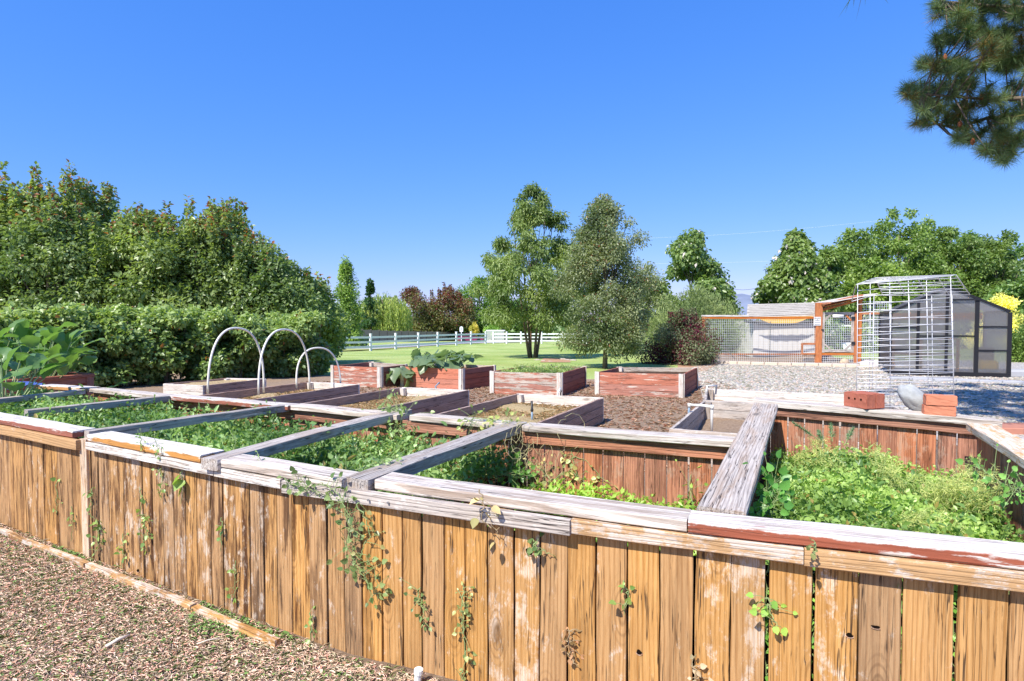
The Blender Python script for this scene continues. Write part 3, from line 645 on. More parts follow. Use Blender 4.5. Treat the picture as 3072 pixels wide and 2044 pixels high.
# hedge: berry bushes
A=PG(-120,1200);B=PG(1005,1130); hd=(B-A); hl=hd.length; hd.normalize(); hb=Vector((-hd.y,hd.x,0)); 
NH=9
for i in range(NH):
    c=A+hd*(hl*(i+.5)/NH)+hb*.9; hh=(HC+(965-(940 if i<6 else 955))/F*c.y-gz(c.y))
    if i==NH-1: c=c-hd*.15
    k=26; cs=np.stack([c.x+(rng.random(k)-.5)*hl/NH*1.15,c.y+(rng.random(k)-.5)*1.5,gz(c.y)+.15+rng.random(k)*(hh-.45)],1); rs=.26+.2*rng.random(k)
    top=[(c.x+(rng.random()-.5)*hl/NH*1.1,c.y+(rng.random()-.5)*1.3,gz(c.y)+hh-.36+.42*rng.random()**1.5) for _ in range(12)]
    cs=np.concatenate([cs,np.array(top)]); rs=np.concatenate([rs,.22+.12*rng.random(12)])
    n=10000; pos,out,_=clumped(cs,rs,n,.75,.45); ax,nm=leafdirs(n,out,.4,.8,.8); ln=.115*(.6+.8*rng.random(n))
    r=root('berry_bush',['berry bush at the left edge, behind the huge leafy greens','berry bush behind the right part of the leafy greens','berry bush just right of the leafy greens','berry bush left of the bleached plank box','berry bush behind the bleached plank box','berry bush seen through the first white hoop','berry bush between the first and second hoops','berry bush seen through the smallest hoop','berry bush at the right end of the hedge, beside the lawn'][i],'bush',(c.x,c.y,gz(c.y)),0,'berry bushes forming the long hedge')
    pos[:,2]=np.maximum(pos[:,2],gz(c.y)+.04)
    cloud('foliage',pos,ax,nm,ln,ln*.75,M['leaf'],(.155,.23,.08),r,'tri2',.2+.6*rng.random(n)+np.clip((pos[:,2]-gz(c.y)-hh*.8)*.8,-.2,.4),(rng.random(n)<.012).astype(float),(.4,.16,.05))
    m=MB()
    for k in range(14):
        a=rng.random()*6.28; q=rng.random()*hl/NH*.5; b_=Vector((c.x+q*math.cos(a),c.y+.4*math.sin(a),gz(c.y)-.02)); m.tube([b_,b_+Vector((.05,.02,hh*.5)),b_+Vector((.12*math.cos(a),.1,hh*.9))],[.008,.006,.003],4)
    m.build('canes',M['bark'],r)
def tr(name,label,px,ptop,Y,rad,z0,nl,leaf,col,**k):
    return tree(name,label,XY(px,Y),Y,HC+(965-ptop)/F*Y-gz(Y),rad,z0,nl,leaf,col,**k)
cone=lambda t:(1-t)**.8*.95+.10
tr('narrow_tree','tall narrow bright green tree right of the dense row, behind the brown wall',1040,765,50,1.75,.3,14000,.2,(.14,.23,.05),ncl=130,prof=cone,trunk_r=.12,cr=.44,droop=.5,cat='tree')
tr('evergreen_tree','dark pointed evergreen top just behind the weeping willow',1112,843,100,2.4,1.,3500,.5,(.035,.08,.03),prof=lambda t:(1-t)*.9+.08,ncl=30,cr=.3)
# willow
Y=104; X=XY(1150,Y); g=gz(Y); wr_=root('willow_tree','pale weeping willow with long hanging strands beyond the brown wall','tree',(X,Y,g))
ns=430; P=[];AX=[]
top=HC+(965-868)/F*Y-g
for k in range(ns):
    a=rng.random()*6.28; q=4.9*math.sqrt(rng.random()); ht=top*(1-.28*(q/4.9)**2)*(.78+.22*rng.random()); L_=ht*(.55+.4*rng.random()); m_=34
    tt=rng.random(m_); x0=X+q*math.cos(a); y0=Y+q*math.sin(a)
    P.append(np.stack([x0+.12*rng.normal(size=m_)+.3*np.cos(a)*tt,y0+.12*rng.normal(size=m_),g+ht-L_*tt],1))
P=np.concatenate(P); n=len(P); cloud('crown',P,np.array([0,0,-1.])+.25*rdir(n),rdir(n)+np.array([-.4,-.4,.3]),.55*(.6+.6*rng.random(n)),.12,M['leaf'],(.26,.33,.10),wr_,'tri2')
m=MB(); m.tube([(X,Y,g-.1),(X+.2,Y,g+2.5),(X-.2,Y,g+top*.8)],[.4,.3,.1],7)
for k in range(8): a=k*.8; m.tube([(X,Y,g+2.3),(X+1.2*math.cos(a),Y+1.2*math.sin(a),g+top*.7),(X+2.5*math.cos(a),Y+2.5*math.sin(a),g+top*.78)],[.2,.12,.04],5)
m.build('trunk',M['bark'],wr_,smooth=True)
rd=lambda pos,g,h: np.clip((pos[:,2]-g-h*.45)/(h*.5),0,1)*.6+.15
tr('plum_tree','bronze-green rounded plum tree next to the willow',1240,866,118,6.4,2.6,14000,.42,(.13,.15,.055),ncl=50,alt=rd,altcol=(.16,.06,.04),trunk_r=.16,group='bronze plum trees beyond the wall')
tr('plum_tree','bronze-red plum tree with upright twigs, right of its neighbour',1345,866,120,6.2,2.6,14000,.42,(.13,.14,.055),ncl=50,alt=rd,altcol=(.20,.06,.04),trunk_r=.16,shoots=8,group='bronze plum trees beyond the wall')
tr('shade_tree','mid-green rounded tree behind the left side of the multi-trunk tree',1440,835,128,8.0,2.0,15000,.5,(.10,.19,.04),ncl=46,trunk_r=.16)
tr('shade_tree','low dark green tree beyond the fence, behind the trunks of the multi-trunk tree',1560,900,126,6.4,1.8,8000,.5,(.08,.16,.035),ncl=40,trunk_r=.16)
tr('shrub','golden-leaved shrub beyond the white fence near the lantern sign',1424,968,104,1.3,1.6,2500,.2,(.40,.37,.09),ncl=14,cat='shrub',limbs=False,trunk_r=.04)
tr('shrub','bright lime-green shrub beyond the white fence',1480,960,104,2.0,1.2,3000,.25,(.17,.30,.06),ncl=18,cat='shrub',limbs=False,trunk_r=.04)
# the three lawn trees
lp=lambda t: (.8+.2*math.sin(math.pi*(t+.05)*.9)) if t<.42 else (1-(t-.42)/.58)**.75*.93+.07
p=PG(1640,1074); Y=p.y
tA=tree('multi_trunk_tree','tall airy tree with four slender trunks standing on the lawn',p.x-.75,Y,HC+(965-560)/F*Y-gz(Y),3.5,1.95,44000,.18,(.13,.19,.06),ncl=150,trunk_r=.075,trunks=4,prof=lp,cr=.17,droop=.75,up=.5,asp=.34,shoots=0,shell=.25,flat_=.8)
p=PG(1700,1052)
tree('young_tree','slim young tree standing behind and right of the multi-trunk tree',p.x+.9,p.y,HC+(965-690)/F*p.y-gz(p.y),1.9,1.9,9000,.15,(.15,.19,.09),ncl=44,trunk_r=.07,prof=lp,cr=.26,asp=.45,lean=.5)
p=PG(1816,1106); Y=p.y
tree('pear_tree','dense grey-green tree forking low from one pale trunk, behind the red boxes',p.x-.02,Y,HC+(965-592)/F*Y-gz(Y),1.95,.8,56000,.09,(.145,.185,.10),ncl=130,trunk_r=.085,prof=lambda t:(.72+.28*math.sin(math.pi*min(1,t*1.6))) if t<.45 else (1-(t-.45)/.55)**.5*.95+.08,cr=.27,asp=.5,mat='glossleaf',alt=lambda pos,g,h:.02+0*pos[:,0],altcol=(.34,.12,.06),shoots=0,shell=.3)
tr('young_tree','sparse grey-green tree just right of the dense low-forking tree',1950,790,40,2.3,.6,10000,.15,(.15,.19,.09),ncl=34,trunk_r=.07,cr=.3,shoots=3)
tr('shade_tree','light green bushy tree behind the feathery shrub',1910,905,52,2.6,.3,7000,.2,(.19,.30,.05),ncl=36)
tr('purple_tree','small dark purple tree beyond the white fence',1935,958,64,.9,.1,1500,.2,(.10,.02,.05),ncl=12,limbs=False,trunk_r=.05)
wf=lambda pos,g,h: np.where(np.sin(pos[:,0]*3.9)*np.sin(pos[:,2]*4.7+pos[:,1]*2)>.80,.40,.004)
WHT=(.75,.66,.66)
big=lambda t:math.sin(math.pi*min(1,.18+.80*t))**.55
tr('catalpa_tree','tall dense large-leaved tree behind the feathery green shrub',2075,695,42,4.0,.3,22000,.27,(.105,.17,.05),ncl=60,prof=lambda t:.95 if t<.45 else (1-(t-.45)/.55)**.5*.93+.05,mat='leaf',asp=.7,droop=.9,alt=wf,altcol=WHT,cr=.26,group='large-leaved flowering trees')
tr('catalpa_tree','spreading tree with white flower clusters behind the white coop roof',2385,700,38,3.7,.4,24000,.27,(.11,.175,.05),ncl=60,prof=lambda t:.95 if t<.35 else (1-(t-.35)/.65)**.7*.9+.06,mat='leaf',asp=.7,droop=.9,alt=lambda p_,g,h: wf(p_,g,h)*1.5,altcol=WHT,cr=.26,group='large-leaved flowering trees')
for i,(px,py,Y,rad,col,lab) in enumerate([(2560,690,46,3.6,(.12,.19,.05),'big light green tree left of the highest tree, behind the coop'),(2690,632,47,3.6,(.125,.20,.05),'highest light green tree on the right, above the wire trellis'),(2790,655,49,3.6,(.115,.185,.05),'light green tree just right of the highest one'),(2900,700,50,3.6,(.09,.17,.045),'darker green tree behind the greenhouse'),(3030,715,52,3.4,(.09,.17,.045),'dark green tree at the far right behind the greenhouse'),(3110,800,34,2.6,(.10,.18,.05),'leafy dark tree at the right edge behind the greenhouse'),(2850,690,48,3.6,(.11,.175,.05),'green tree between the highest tree and the greenhouse ridge'),(2985,700,47,3.6,(.105,.165,.05),'full green tree above the right end of the greenhouse'),(2480,742,44,3.0,(.12,.19,.05),'light green tree just right of the white-flowered tree'),(2630,770,40,2.6,(.15,.23,.05),'bright yellow-green lower tree behind the wire trellis')]):
    tr('shade_tree',lab,px,py,Y,rad,.5,16000,.24,col,ncl=90,prof=big,cr=.24,asp=.6,trunk_r=.2,group='tall shade trees on the right',shell=.4)
tr('shrub','pale yellow flowering shrub behind the right end of the greenhouse',3000,885,30,1.5,.3,6000,.13,(.55,.55,.20),ncl=30,cat='shrub',trunk_r=.06)
tr('shade_tree','low leafy tree with drooping boughs at the right edge beside the greenhouse',3110,960,26,1.7,.3,9000,.12,(.10,.17,.04),ncl=40,trunk_r=.1)
# shrubs
p=PG(2085,1082)
tree('feathery_shrub','round feathery light green shrub behind the dark purple shrub',XY(2095,29),29,HC+(965-878)/F*29-gz(29)+.2,2.7,.1,26000,.17,(.17,.235,.10),ncl=70,mat='dryleaf',asp=.16,cat='shrub',up=.2,droop=-.5,limbs=False,trunk_r=.05)
pr_=lambda pos,g,h: .35+.4*np.sin(pos[:,0]*2.3)*np.sin(pos[:,2]*2.8+1)
tree('barberry_shrub','dark purple and green shrub left of the chicken run',XY(2050,24.3),24.3,HC+(965-935)/F*24.3-gz(24.3),1.75,.0,26000,.085,(.12,.15,.085),ncl=46,mat='dryleaf',asp=.5,cat='shrub',alt=pr_,altcol=(.13,.022,.04),limbs=False,trunk_r=.03,shoots=3)
tree('barberry_shrub','purple-tinged shrub seen through the left end of the chicken run mesh',XY(2190,31),31,HC+(965-935)/F*31-gz(31),2.0,.0,16000,.12,(.05,.075,.04),ncl=36,mat='dryleaf',asp=.5,cat='shrub',alt=pr_,altcol=(.17,.02,.05),limbs=False,trunk_r=.03)
tree('spirea_shrub','pale frosted shrub beside the dirt mound on the far lawn',XY(1900,38),38,1.5,1.5,.0,5000,.12,(.28,.33,.22),ncl=26,mat='dryleaf',cat='shrub',limbs=False,trunk_r=.03,sx=1.2)
# far belt that closes the horizon
n=26000; xs_=rng.uniform(-160,190,n); yy=118+rng.uniform(0,14,n); hh=3.2+1.6*np.sin(xs_*.21)+1.3*np.sin(xs_*.57+1)+.8*np.sin(xs_*1.3); zz=-2.4+rng.random(n)**.7*np.maximum(hh,1.2)
pos=np.stack([xs_,yy,zz],1); ax,nm=leafdirs(n,rdir(n)+np.array([0,-.6,.2]),.2,.5)
o=cloud('distant_trees',pos,ax,nm,1.1*(.6+.6*rng.random(n)),.8,M['leaf'],(.085,.15,.05),None,'tri2'); tag(o,'band of distant dark green trees closing the horizon','trees',kind='stuff')

# ---------- pine with an overhanging bough ----------
PX,PYY=10.4,6.6; pine=root('pine_tree','long-needled pine whose bough hangs into the top right corner','tree',(PX,PYY,0))
m=MB(); m.tube([(PX,PYY,-.1),(PX,PYY,3),(PX-.3,PYY,7),(PX-1.2,PYY,11)],[.28,.24,.17,.05],10)
tuft=[];tn=[]
spine=[]   # boughs: pixel paths with a depth
for path in ([(3350,330),(3150,290),(2980,300),(2860,290),(2745,280)],[(3350,200),(3150,170),(2990,175),(2880,195),(2800,200)],[(3350,60),(3150,30),(2990,20),(2890,10),(2825,5)],[(3350,430),(3200,380),(3080,390),(3010,430),(2985,465)],[(3300,360),(3100,345),(2960,355),(2870,385),(2800,370)],[(3350,110),(3200,80),(3060,90),(2960,110),(2880,70)]):
    Y0=8.7+rng.normal()*.15; pts=[PY(px,py,Y0+.12*rng.normal()) for px,py in path]; a_=Vector((PX-.2,PYY,max(3,pts[0].z*.7+1.4))); m.tube([a_,a_.lerp(pts[0],.5)+Vector((0,0,.1))]+pts,[.09,.07,.05,.035,.026,.018,.01],6); spine+= [pts[i].lerp(pts[i+1],k/6) for i in range(4) for k in range(6)]
blobs=[(2840,30,50,60,9),(2960,40,110,60,22),(2820,130,32,30,5),(2960,120,110,45,18),(2790,190,50,30,8),(2900,195,80,28,12),(3010,175,80,40,12),(2740,275,34,38,9),(2800,300,60,42,12),(2850,265,60,22,5),(2760,360,40,25,4),(2880,350,60,30,10),(2950,300,60,40,7),(3050,300,60,60,13),(2905,400,50,30,8),(3000,380,50,40,8),(2985,455,60,28,11),(3060,420,50,30,6),(2900,240,60,12,3),(3040,60,60,80,12),(3050,210,40,50,6)]
for (bx_,by_,rx_,ry_,n_) in blobs:
    for k in range(int(n_*1.4)):
        a=rng.random()*6.28; q=math.sqrt(rng.random()); c=PY(bx_+rx_*q*math.cos(a),by_+ry_*q*math.sin(a),8.7+rng.normal()*.28)
        s_=min(spine,key=lambda p:(p-c).length); m.tube([s_,s_.lerp(c,.55)+Vector((0,0,-.03)),c],[.012,.009,.006],4,cap=False); d=(c-s_); d=(d.normalized() if d.length>.01 else Vector((0,0,1)))*.5+Vector((-.45,-.1,.2)); tuft.append(c); tn.append(d.normalized())
off=[]
for k in range(900):
    a=rng.random()*6.28; rr_=math.sqrt(rng.random()); c=Vector((7.6+3.8*rr_*math.cos(a),6.6+3.*rr_*math.sin(a),3.7+5.*rng.random()))
    yy_=CY-F*((c.z-HC)+c.y*math.tan(PITCH))/c.y
    if (yy_>-60 and c.x/c.y*F+CX<3140) or len(off)>230: continue
    off.append(c)
for c in off[:90]: m.tube([(PX-1,PYY,c.z-.8),c],[.06,.01],5,cap=False)
P=[];A_=[];TI=[];AL=[]
NT_=170
for (c,d,nn) in [(c,d,NT_) for c,d in zip(tuft,tn)]+[(c,Vector((0,0,1)),110) for c in off]:
    dd=unit(rdir(nn)+np.array(d)*.65); P.append(np.array(c)+dd*.012-np.array(d)*rng.random((nn,1))*.18); A_.append(dd); TI.append(np.full(nn,.1+.8*rng.random())+.2*rng.random(nn)-.1); AL.append((rng.random(nn)<(.04 if rng.random()<.85 else .5)).astype(float))
P=np.concatenate(P);A_=np.concatenate(A_); n=len(P)
nl_=np.concatenate([np.full(NT_*len(tuft),.185),np.full(110*len(off),.42)])*(.75+.4*rng.random(n)); nw=np.concatenate([np.full(NT_*len(tuft),.006),np.full(110*len(off),.035)])
cloud('needles',P,A_,rdir(n),nl_,nw,M['dryleaf'],(.095,.15,.07),pine,'needle',np.concatenate(TI),np.concatenate(AL),(.26,.17,.05))
pcm=flat('pine_cone_brown',(.26,.085,.035),.8)
for (px,py) in ((2945,290),(2880,372),(2918,425),(2975,430),(3010,425),(2990,400),(2835,172)):
    c=PY(px,py,8.45); pc=MB(); pc.tube([c+Vector((0,0,-.05)),c+Vector((0,0,-.02)),c+Vector((0,0,.02)),c+Vector((0,0,.05))],[.008,.03,.025,.004],8); pc.build('pine_cone',pcm,pine,smooth=True)
m.build('trunk',M['bark'],pine,smooth=True)
ORD='first second third fourth fifth sixth seventh eighth ninth tenth eleventh twelfth thirteenth'.split()
# ================= things on the planter =================
def brickmat(name,col):
    t=NT(name); v,rv=t.coords(); n=t.noise(rv,30,7,.75); n2=t.noise(rv,7,4)
    c=t.mix(n2,tuple(q*.8 for q in col),tuple(q*1.2 for q in col)); c=t.mix(t.m('MULTIPLY',t.step(n,.6,.75),.5),c,(.62,.45,.36)); return t.surf(c,.9,n,.8,.004,.15)
bm1=brickmat('red_brick',(.40,.13,.085)); bm2=brickmat('orange_brick',(.58,.22,.13))
def brick(label,c,yaw,dims,mat,holes=None,tilt=0,parent=None,grp='loose bricks on the planter cap'):
    import bmesh
    x,y,z=[q/2 for q in dims]; bm=bmesh.new(); bmesh.ops.create_cube(bm,size=1); 
    for v_ in bm.verts: v_.co=Vector((v_.co.x*dims[0],v_.co.y*dims[1],v_.co.z*dims[2]))
    bmesh.ops.bevel(bm,geom=list(bm.edges),offset=.004,segments=2,affect='EDGES'); bmesh.ops.subdivide_edges(bm,edges=[e for e in bm.edges if e.calc_length()>.03],cuts=4,use_grid_fill=True)
    rr=random.Random(label)
    for v_ in bm.verts: v_.co+=Vector((rr.uniform(-1,1),rr.uniform(-1,1),rr.uniform(-1,1)))*.0016
    me=bpy.data.meshes.new('brick'); bm.to_mesh(me); bm.free(); me.materials.append(mat)
    Mx=Matrix.Translation(Vector(c)+Vector((0,0,z)))@Matrix.Rotation(yaw,4,'Z')@Matrix.Rotation(tilt,4,'Y')
    o=link('brick',me,None,Mx); tag(o,label,'brick',grp)
    if holes:
        for hx in (-.055,0,.055):
            m=MB(); vs=[(hx+.009*math.cos(a*math.pi/5),holes*(y+.0012),.012+.009*math.sin(a*math.pi/5)) for a in range(10)]; m.add(vs,[tuple(range(10))])
            me2=m.mesh('core_hole',kh); link('core_hole',me2,o,Mx)  # flat disc, its near-black colour stands for shade inside the core
    return o
# edge direction of the back cap
ed=(rb_b-rb_a); ed.normalize(); edn=Vector((-ed.y,ed.x,0)).normalized(); yaw=math.atan2(ed.y,ed.x)
def capz(p): f_=((p-rb_a).length)/(rb_b-rb_a).length; return .93-.058*f_+.0015
# pair: length axis runs away from the camera to the left
pb=PZ(2600,1224,.918); back_=Vector((-.33,.94,0)).normalized(); rt_=Vector((back_.y,-back_.x,0))
c1=pb+back_*.107+rt_*.05; c1.z=capz(c1)
brick('dark red cored brick standing on edge, left of the pair on the planter cap',c1,math.atan2(back_.y,back_.x),(.21,.097,.12),bm1,holes=1)
c2=c1+rt_*.101; brick('ridged red brick on edge, right one of the pair on the planter cap',c2,math.atan2(back_.y,back_.x),(.21,.097,.118),bm1)
pd=PZ(2820,1240,.905); c3=pd+edn*.05; c3.z=capz(c3)-.004
brick('cracked orange brick lying at the bottom of the two-brick stack',c3,yaw,(.2,.1,.076),bm2); c4=c3+Vector((.004,-.006,.078)); brick('orange brick lying on top of the two-brick stack',c4,yaw+.05,(.197,.1,.078),bm2)
# rock
import bmesh
bm=bmesh.new(); bmesh.ops.create_icosphere(bm,subdivisions=4,radius=1)
from mathutils import noise as mnz
for v_ in bm.verts:
    d=1+.20*mnz.noise(v_.co*1.3)+.07*mnz.noise(v_.co*4); v_.co=Vector((v_.co.x*.135*d,v_.co.y*.075*d,v_.co.z*.078*d))
me=bpy.data.meshes.new('river_rock'); bm.to_mesh(me); bm.free(); me.polygons.foreach_set('use_smooth',[True]*len(me.polygons))
t=NT('grey_rock'); v,rv=t.coords(); n_=t.noise(rv,14,8,.7); me.materials.append(t.surf(t.mix(n_,(.24,.25,.25),(.52,.53,.52)),.75,n_,.9,.012,.3))
pr2=PZ(2742,1222,.92)+edn*.05; ra_=Vector((-.5,.25,.72)).normalized()
o=link('river_rock',me,None,Matrix.Translation((pr2.x,pr2.y,capz(pr2)+.098))@ra_.to_track_quat('X','Z').to_matrix().to_4x4()); tag(o,'smooth grey oval rock leaning between the brick pair and the orange bricks','rock')

# wire trellis: hog panel bent over, standing behind the bricks
wire=flat('white_galvanised_wire',(.66,.66,.68),.4,.2,.5,.04)
tre=root('wire_trellis','tall white welded-wire trellis with a bent-over top standing behind the bricks','trellis',(PY(2715,1235,5.6).x,6.1,0))
def zz(px7,py7): return (2500+px7/3.484,800+py7/3.484)
def wp(x7,y7,Y): return PY(*zz(x7,y7),Y)
WR=.0036
# front and rear panels, each a plane facing the camera; the bottoms disappear behind the cap
def panel(name,tl,tr_,bl,br_,Y,nv,rows,Yb=None):
    m=MB(); TLp,TRp,BLp_,BRp=wp(*tl,Y),wp(*tr_,Y),wp(*bl,Yb or Y),wp(*br_,Yb or Y)
    for f in nv: 
        a=TLp.lerp(TRp,f);b=BLp_.lerp(BRp,f); m.tube([a,a.lerp(b,.5)+Vector((.003,.006*math.sin(f*9),0)),b],WR*.95,6)
    for r_ in rows:
        a=TLp.lerp(BLp_,r_);b=TRp.lerp(BRp,r_); m.tube([a,a.lerp(b,.33)+Vector((0,-.006,.003*math.sin(r_*30))),a.lerp(b,.7)+Vector((0,-.004,.002*math.cos(r_*23))),b],WR,6)
    m.build(name,wire,tre,smooth=True)
rowsA=[0,.052,.1,.16,.225,.29,.35,.405,.455,.50,.545,.585,.62,.655,.69,.72,.75,.78,.81,.845,.885,.93,.97,1.]
panel('front_panel',(255,185),(1225,100),(240,1500),(1262,1500),5.75,[0,.135,.345,.545,.74,1],rowsA)
panel('rear_panel',(425,300),(1240,300),(400,1500),(1265,1530),6.35,[0,.22,.45,.74,1],[0,.06,.125,.19,.25,.315,.375,.43,.49,.545,.6,.65,.70,.75,.8,.85,.9,.95,1])
# bent top: ridge down to a free lip on the far side
m=MB(); A0,A1=wp(435,118,5.95),wp(1280,85,5.95); L0,L1=wp(520,302,6.5),wp(1428,296,6.5); E0,E1=wp(240,188,5.7),wp(1225,100,5.75); 
for f in (0,.26,.51,.76,1): m.tube([A0.lerp(A1,f),L0.lerp(L1,f)],WR*1.25,6)
for g_ in (0,.16,.33,.5,.67,.83,1): m.tube([A0.lerp(L0,g_),A1.lerp(L1,g_)],WR,6)
for g_ in (.0,.25,.5,.75): m.tube([E0.lerp(A0,g_),E1.lerp(A1,g_)],WR,6)
for f in (0,.2,.45,.7,1): m.tube([E0.lerp(E1,f),A0.lerp(A1,f)],WR,6)
m.tube([wp(190,365,6.3),E0,A0],WR*1.2,6); m.tube([wp(190,365,6.3),wp(425,300,6.35)],WR,6)
m.build('top_panel',wire,tre,smooth=True)
# legs carry on down to the ground, hidden behind the planter
m=MB()
for x7 in (240,700,1262): p=wp(x7,1500,5.75); m.tube([p,(p.x,p.y,0.0)],WR*.95,6)
for x7 in (400,1265): p=wp(x7,1500,6.35); m.tube([p,(p.x,p.y,0.0)],WR*.95,6)
m.build('wire_leg',wire,tre)

# ================= hoops and pipes =================
hm_=flat('cream_pvc_pipe',(.84,.81,.72),.35,0,.5,.04)
def hoop(label,pa,pb,ptop,Ya,Yb,r_=.0175):
    a=PY(*pa,Ya);b=PY(*pb,Yb); mid=(a+b)/2; T=PY(*ptop,(Ya+Yb)/2); H=T.z-mid.z; pts=[]
    hx=(b-a)/2; off_=T-(mid+Vector((0,0,H)))
    for i in range(29):
        t_=math.pi*i/28; c_,s_=math.cos(t_),math.sin(t_); k=abs(s_)**.78; pts.append(mid-hx*(abs(c_)**.85*(1 if c_>0 else -1))+Vector((0,0,H*k))+off_*k)
    m=MB(); m.tube(pts,r_,10); return tag(m.build('hoop_pipe',hm_,smooth=True),label,'hoop','pipe hoops over the plank box')
hoop('left white pipe hoop arched over the plank box',(623,1182),(791,1178),(715,985),9.2,10.3,.017)
hoop('middle white pipe hoop arched over the plank box',(776,1186),(929,1168),(855,989),9.5,10.9,.017)
hoop('smallest pipe hoop, at the far end of the plank box',(890,1165),(1022,1152),(952,1044),10.7,11.5,.016)
def pipe(label,pts,r_,mat,cat='pipe',grp=None,name='garden_pipe'):
    m=MB(); m.tube(pts,r_,10); o=m.build(name,mat,smooth=True); return tag(o,label,cat,grp)
gp=flat('grey_blue_pipe',(.20,.28,.36),.5); blk=flat('black_plastic',(.02,.02,.022),.45,0,.5)
fr=root('irrigation_pipe','white pipe frame bent in an upside-down U on the silver-grey box','pipe',tuple(PY(2100,1285,7.4)-Vector((0,0,.3))))
m=MB(); a=PY(2068,1215,7.7);b=PY(2136,1220,7.5); m.tube([a,a.lerp(b,.5)+Vector((0,0,.004)),b,b-Vector((0,0,.02)),PY(2135,1300,7.5)],.0165,10); m.tube([a+Vector((0,0,.022)),a-Vector((0,0,.03))],.022,10); m.tube([b+Vector((0,0,.02)),b-Vector((0,0,.035))],.022,10); m.build('white_arm',pvc,fr,smooth=True)
m=MB(); m.tube([a-Vector((0,0,.01)),PY(2065,1262,7.7)],.016,10); m.build('grey_leg',gp,fr,smooth=True)
a=PY(2121,1158,9.6);b=PY(2150,1158,9.9); pipe('small white pipe arch at the corner of the farther grey box',[PY(2118,1182,9.6),a,b,PY(2147,1184,9.9)],.015,pvc)
a=PY(1681,1165,9.7); pipe('white pipe elbow clipped to the end board of the riser-pipe box',[PY(1674,1205,9.6),PY(1673,1178,9.6),PY(1678,1172,9.6),a],.016,pvc); pipe('black hose standing beside the white pipe elbow',[PY(1683,1209,9.7),PY(1682,1180,9.7),PY(1684,1172,9.7)],.012,blk)
pipe('bent grey pipe arm over the end of the middle plank box',[PY(1316,1180,10.5),PY(1306,1160,10.5),PY(1316,1150,10.5),PY(1318,1149,10.6)],.014,gp)
rs_=root('riser_pipe','black riser pipe with a valve standing in the straw soil','pipe',tuple(PY(1596,1256,7.9)))
m=MB(); a=PY(1596,1262,7.9); m.tube([a-Vector((0,0,.05)),PY(1596,1236,7.9)],.014,8); m.build('grey_stem',gp,rs_,smooth=True)
m=MB(); m.tube([PY(1596,1236,7.9),PY(1596,1232,7.9),PY(1596,1228,7.9),PY(1596,1226,7.9),PY(1595,1203,7.9)],[.014,.02,.02,.015,.015],8); m.build('black_valve',blk,rs_,smooth=True)
# spigot post on red box three
q=PY(1652,1104,13.9); m=MB(); m.tube([q-Vector((.03,0,.05)),q-Vector((.03,0,-.03))],.03,8); m.tube([q-Vector((-.03,0,.05)),q-Vector((-.03,0,-.05)),q-Vector((-.01,0,-.08))],.02,8); tag(m.build('spigot',flat('dark_spigot',(.10,.09,.08),.5)),'small dark spigot standing in the weedy red planter box','spigot')

# ================= white rail fence =================
wh=flat('white_vinyl',(.80,.81,.84),.45,0,.4,.03)
def railfence(name,label,pts,hts,rails=(.30,.66,1.02),h=1.22,cat='fence',grp=None):
    c=sum(pts,Vector())/len(pts); r=root(name,label,cat,(c.x,c.y,gz(c.y)),0,grp)
    for p in pts:
        m=MB(); m.box((p.x,p.y,gz(p.y)+h/2),(.14,.14,h),math.atan2(fd.y,fd.x)); m.box((p.x,p.y,gz(p.y)+h+.015),(.17,.17,.03),math.atan2(fd.y,fd.x)); m.build('post',wh,r)
    for a,b in zip(pts[:-1],pts[1:]):
        d=(b-a).normalized(); m=MB()
        for z in rails:
            A_=Vector((a.x,a.y,gz(a.y)+z))+d*.071; B_=Vector((b.x,b.y,gz(b.y)+z))-d*.071; nn=Vector((-d.y,d.x,0))*.022; u=Vector((0,0,.075))
            m.add([A_-nn-u,A_+nn-u,A_+nn+u,A_-nn+u,B_-nn-u,B_+nn-u,B_+nn+u,B_-nn+u],[(0,1,2,3),(4,7,6,5),(0,4,5,1),(1,5,6,2),(2,6,7,3),(3,7,4,0)])
        m.build('rails',wh,r)
fpx=[1022,1112,1187,1255,1313,1369,1413,1457]
P1=[]
for i,px in enumerate(fpx):
    k=(px-CX)/F; s_=(k*fa.y-fa.x)/(fd.x-k*fd.y); q=fa+fd*s_; P1.append(Vector((q.x,q.y,0)))
ext=[P1[0]-fd*2.6*k for k in (3,2,1)]
railfence('rail_fence','white three-rail fence running along the left side of the lawn',ext+P1,None,h=1.28)
P2=[Vector((XY(px,62),62,0)) for px in (1480,1520,1563,1625,1688,1760,1830,1900,1965,2030,2100)]
railfence('rail_fence','white rail fence crossing behind the lawn trees',P2,None,h=1.25)
# picket gate section
gt_=root('picket_gate','white close-picket gate panel behind the corner of the white fence','gate',(XY(1490,64),64,gz(64))); m=MB()
for i in range(16):
    x=XY(1462+i*3.3,64); m.box((x,64,gz(64)+.72),(.05,.03,1.3))
m.build('pickets',wh,gt_); m=MB(); m.box((XY(1487,64),64.03,gz(64)+1.42),(2.1,.06,.1)); m.box((XY(1487,64),64.03,gz(64)+.25),(2.1,.06,.1)); m.build('rail',wh,gt_)
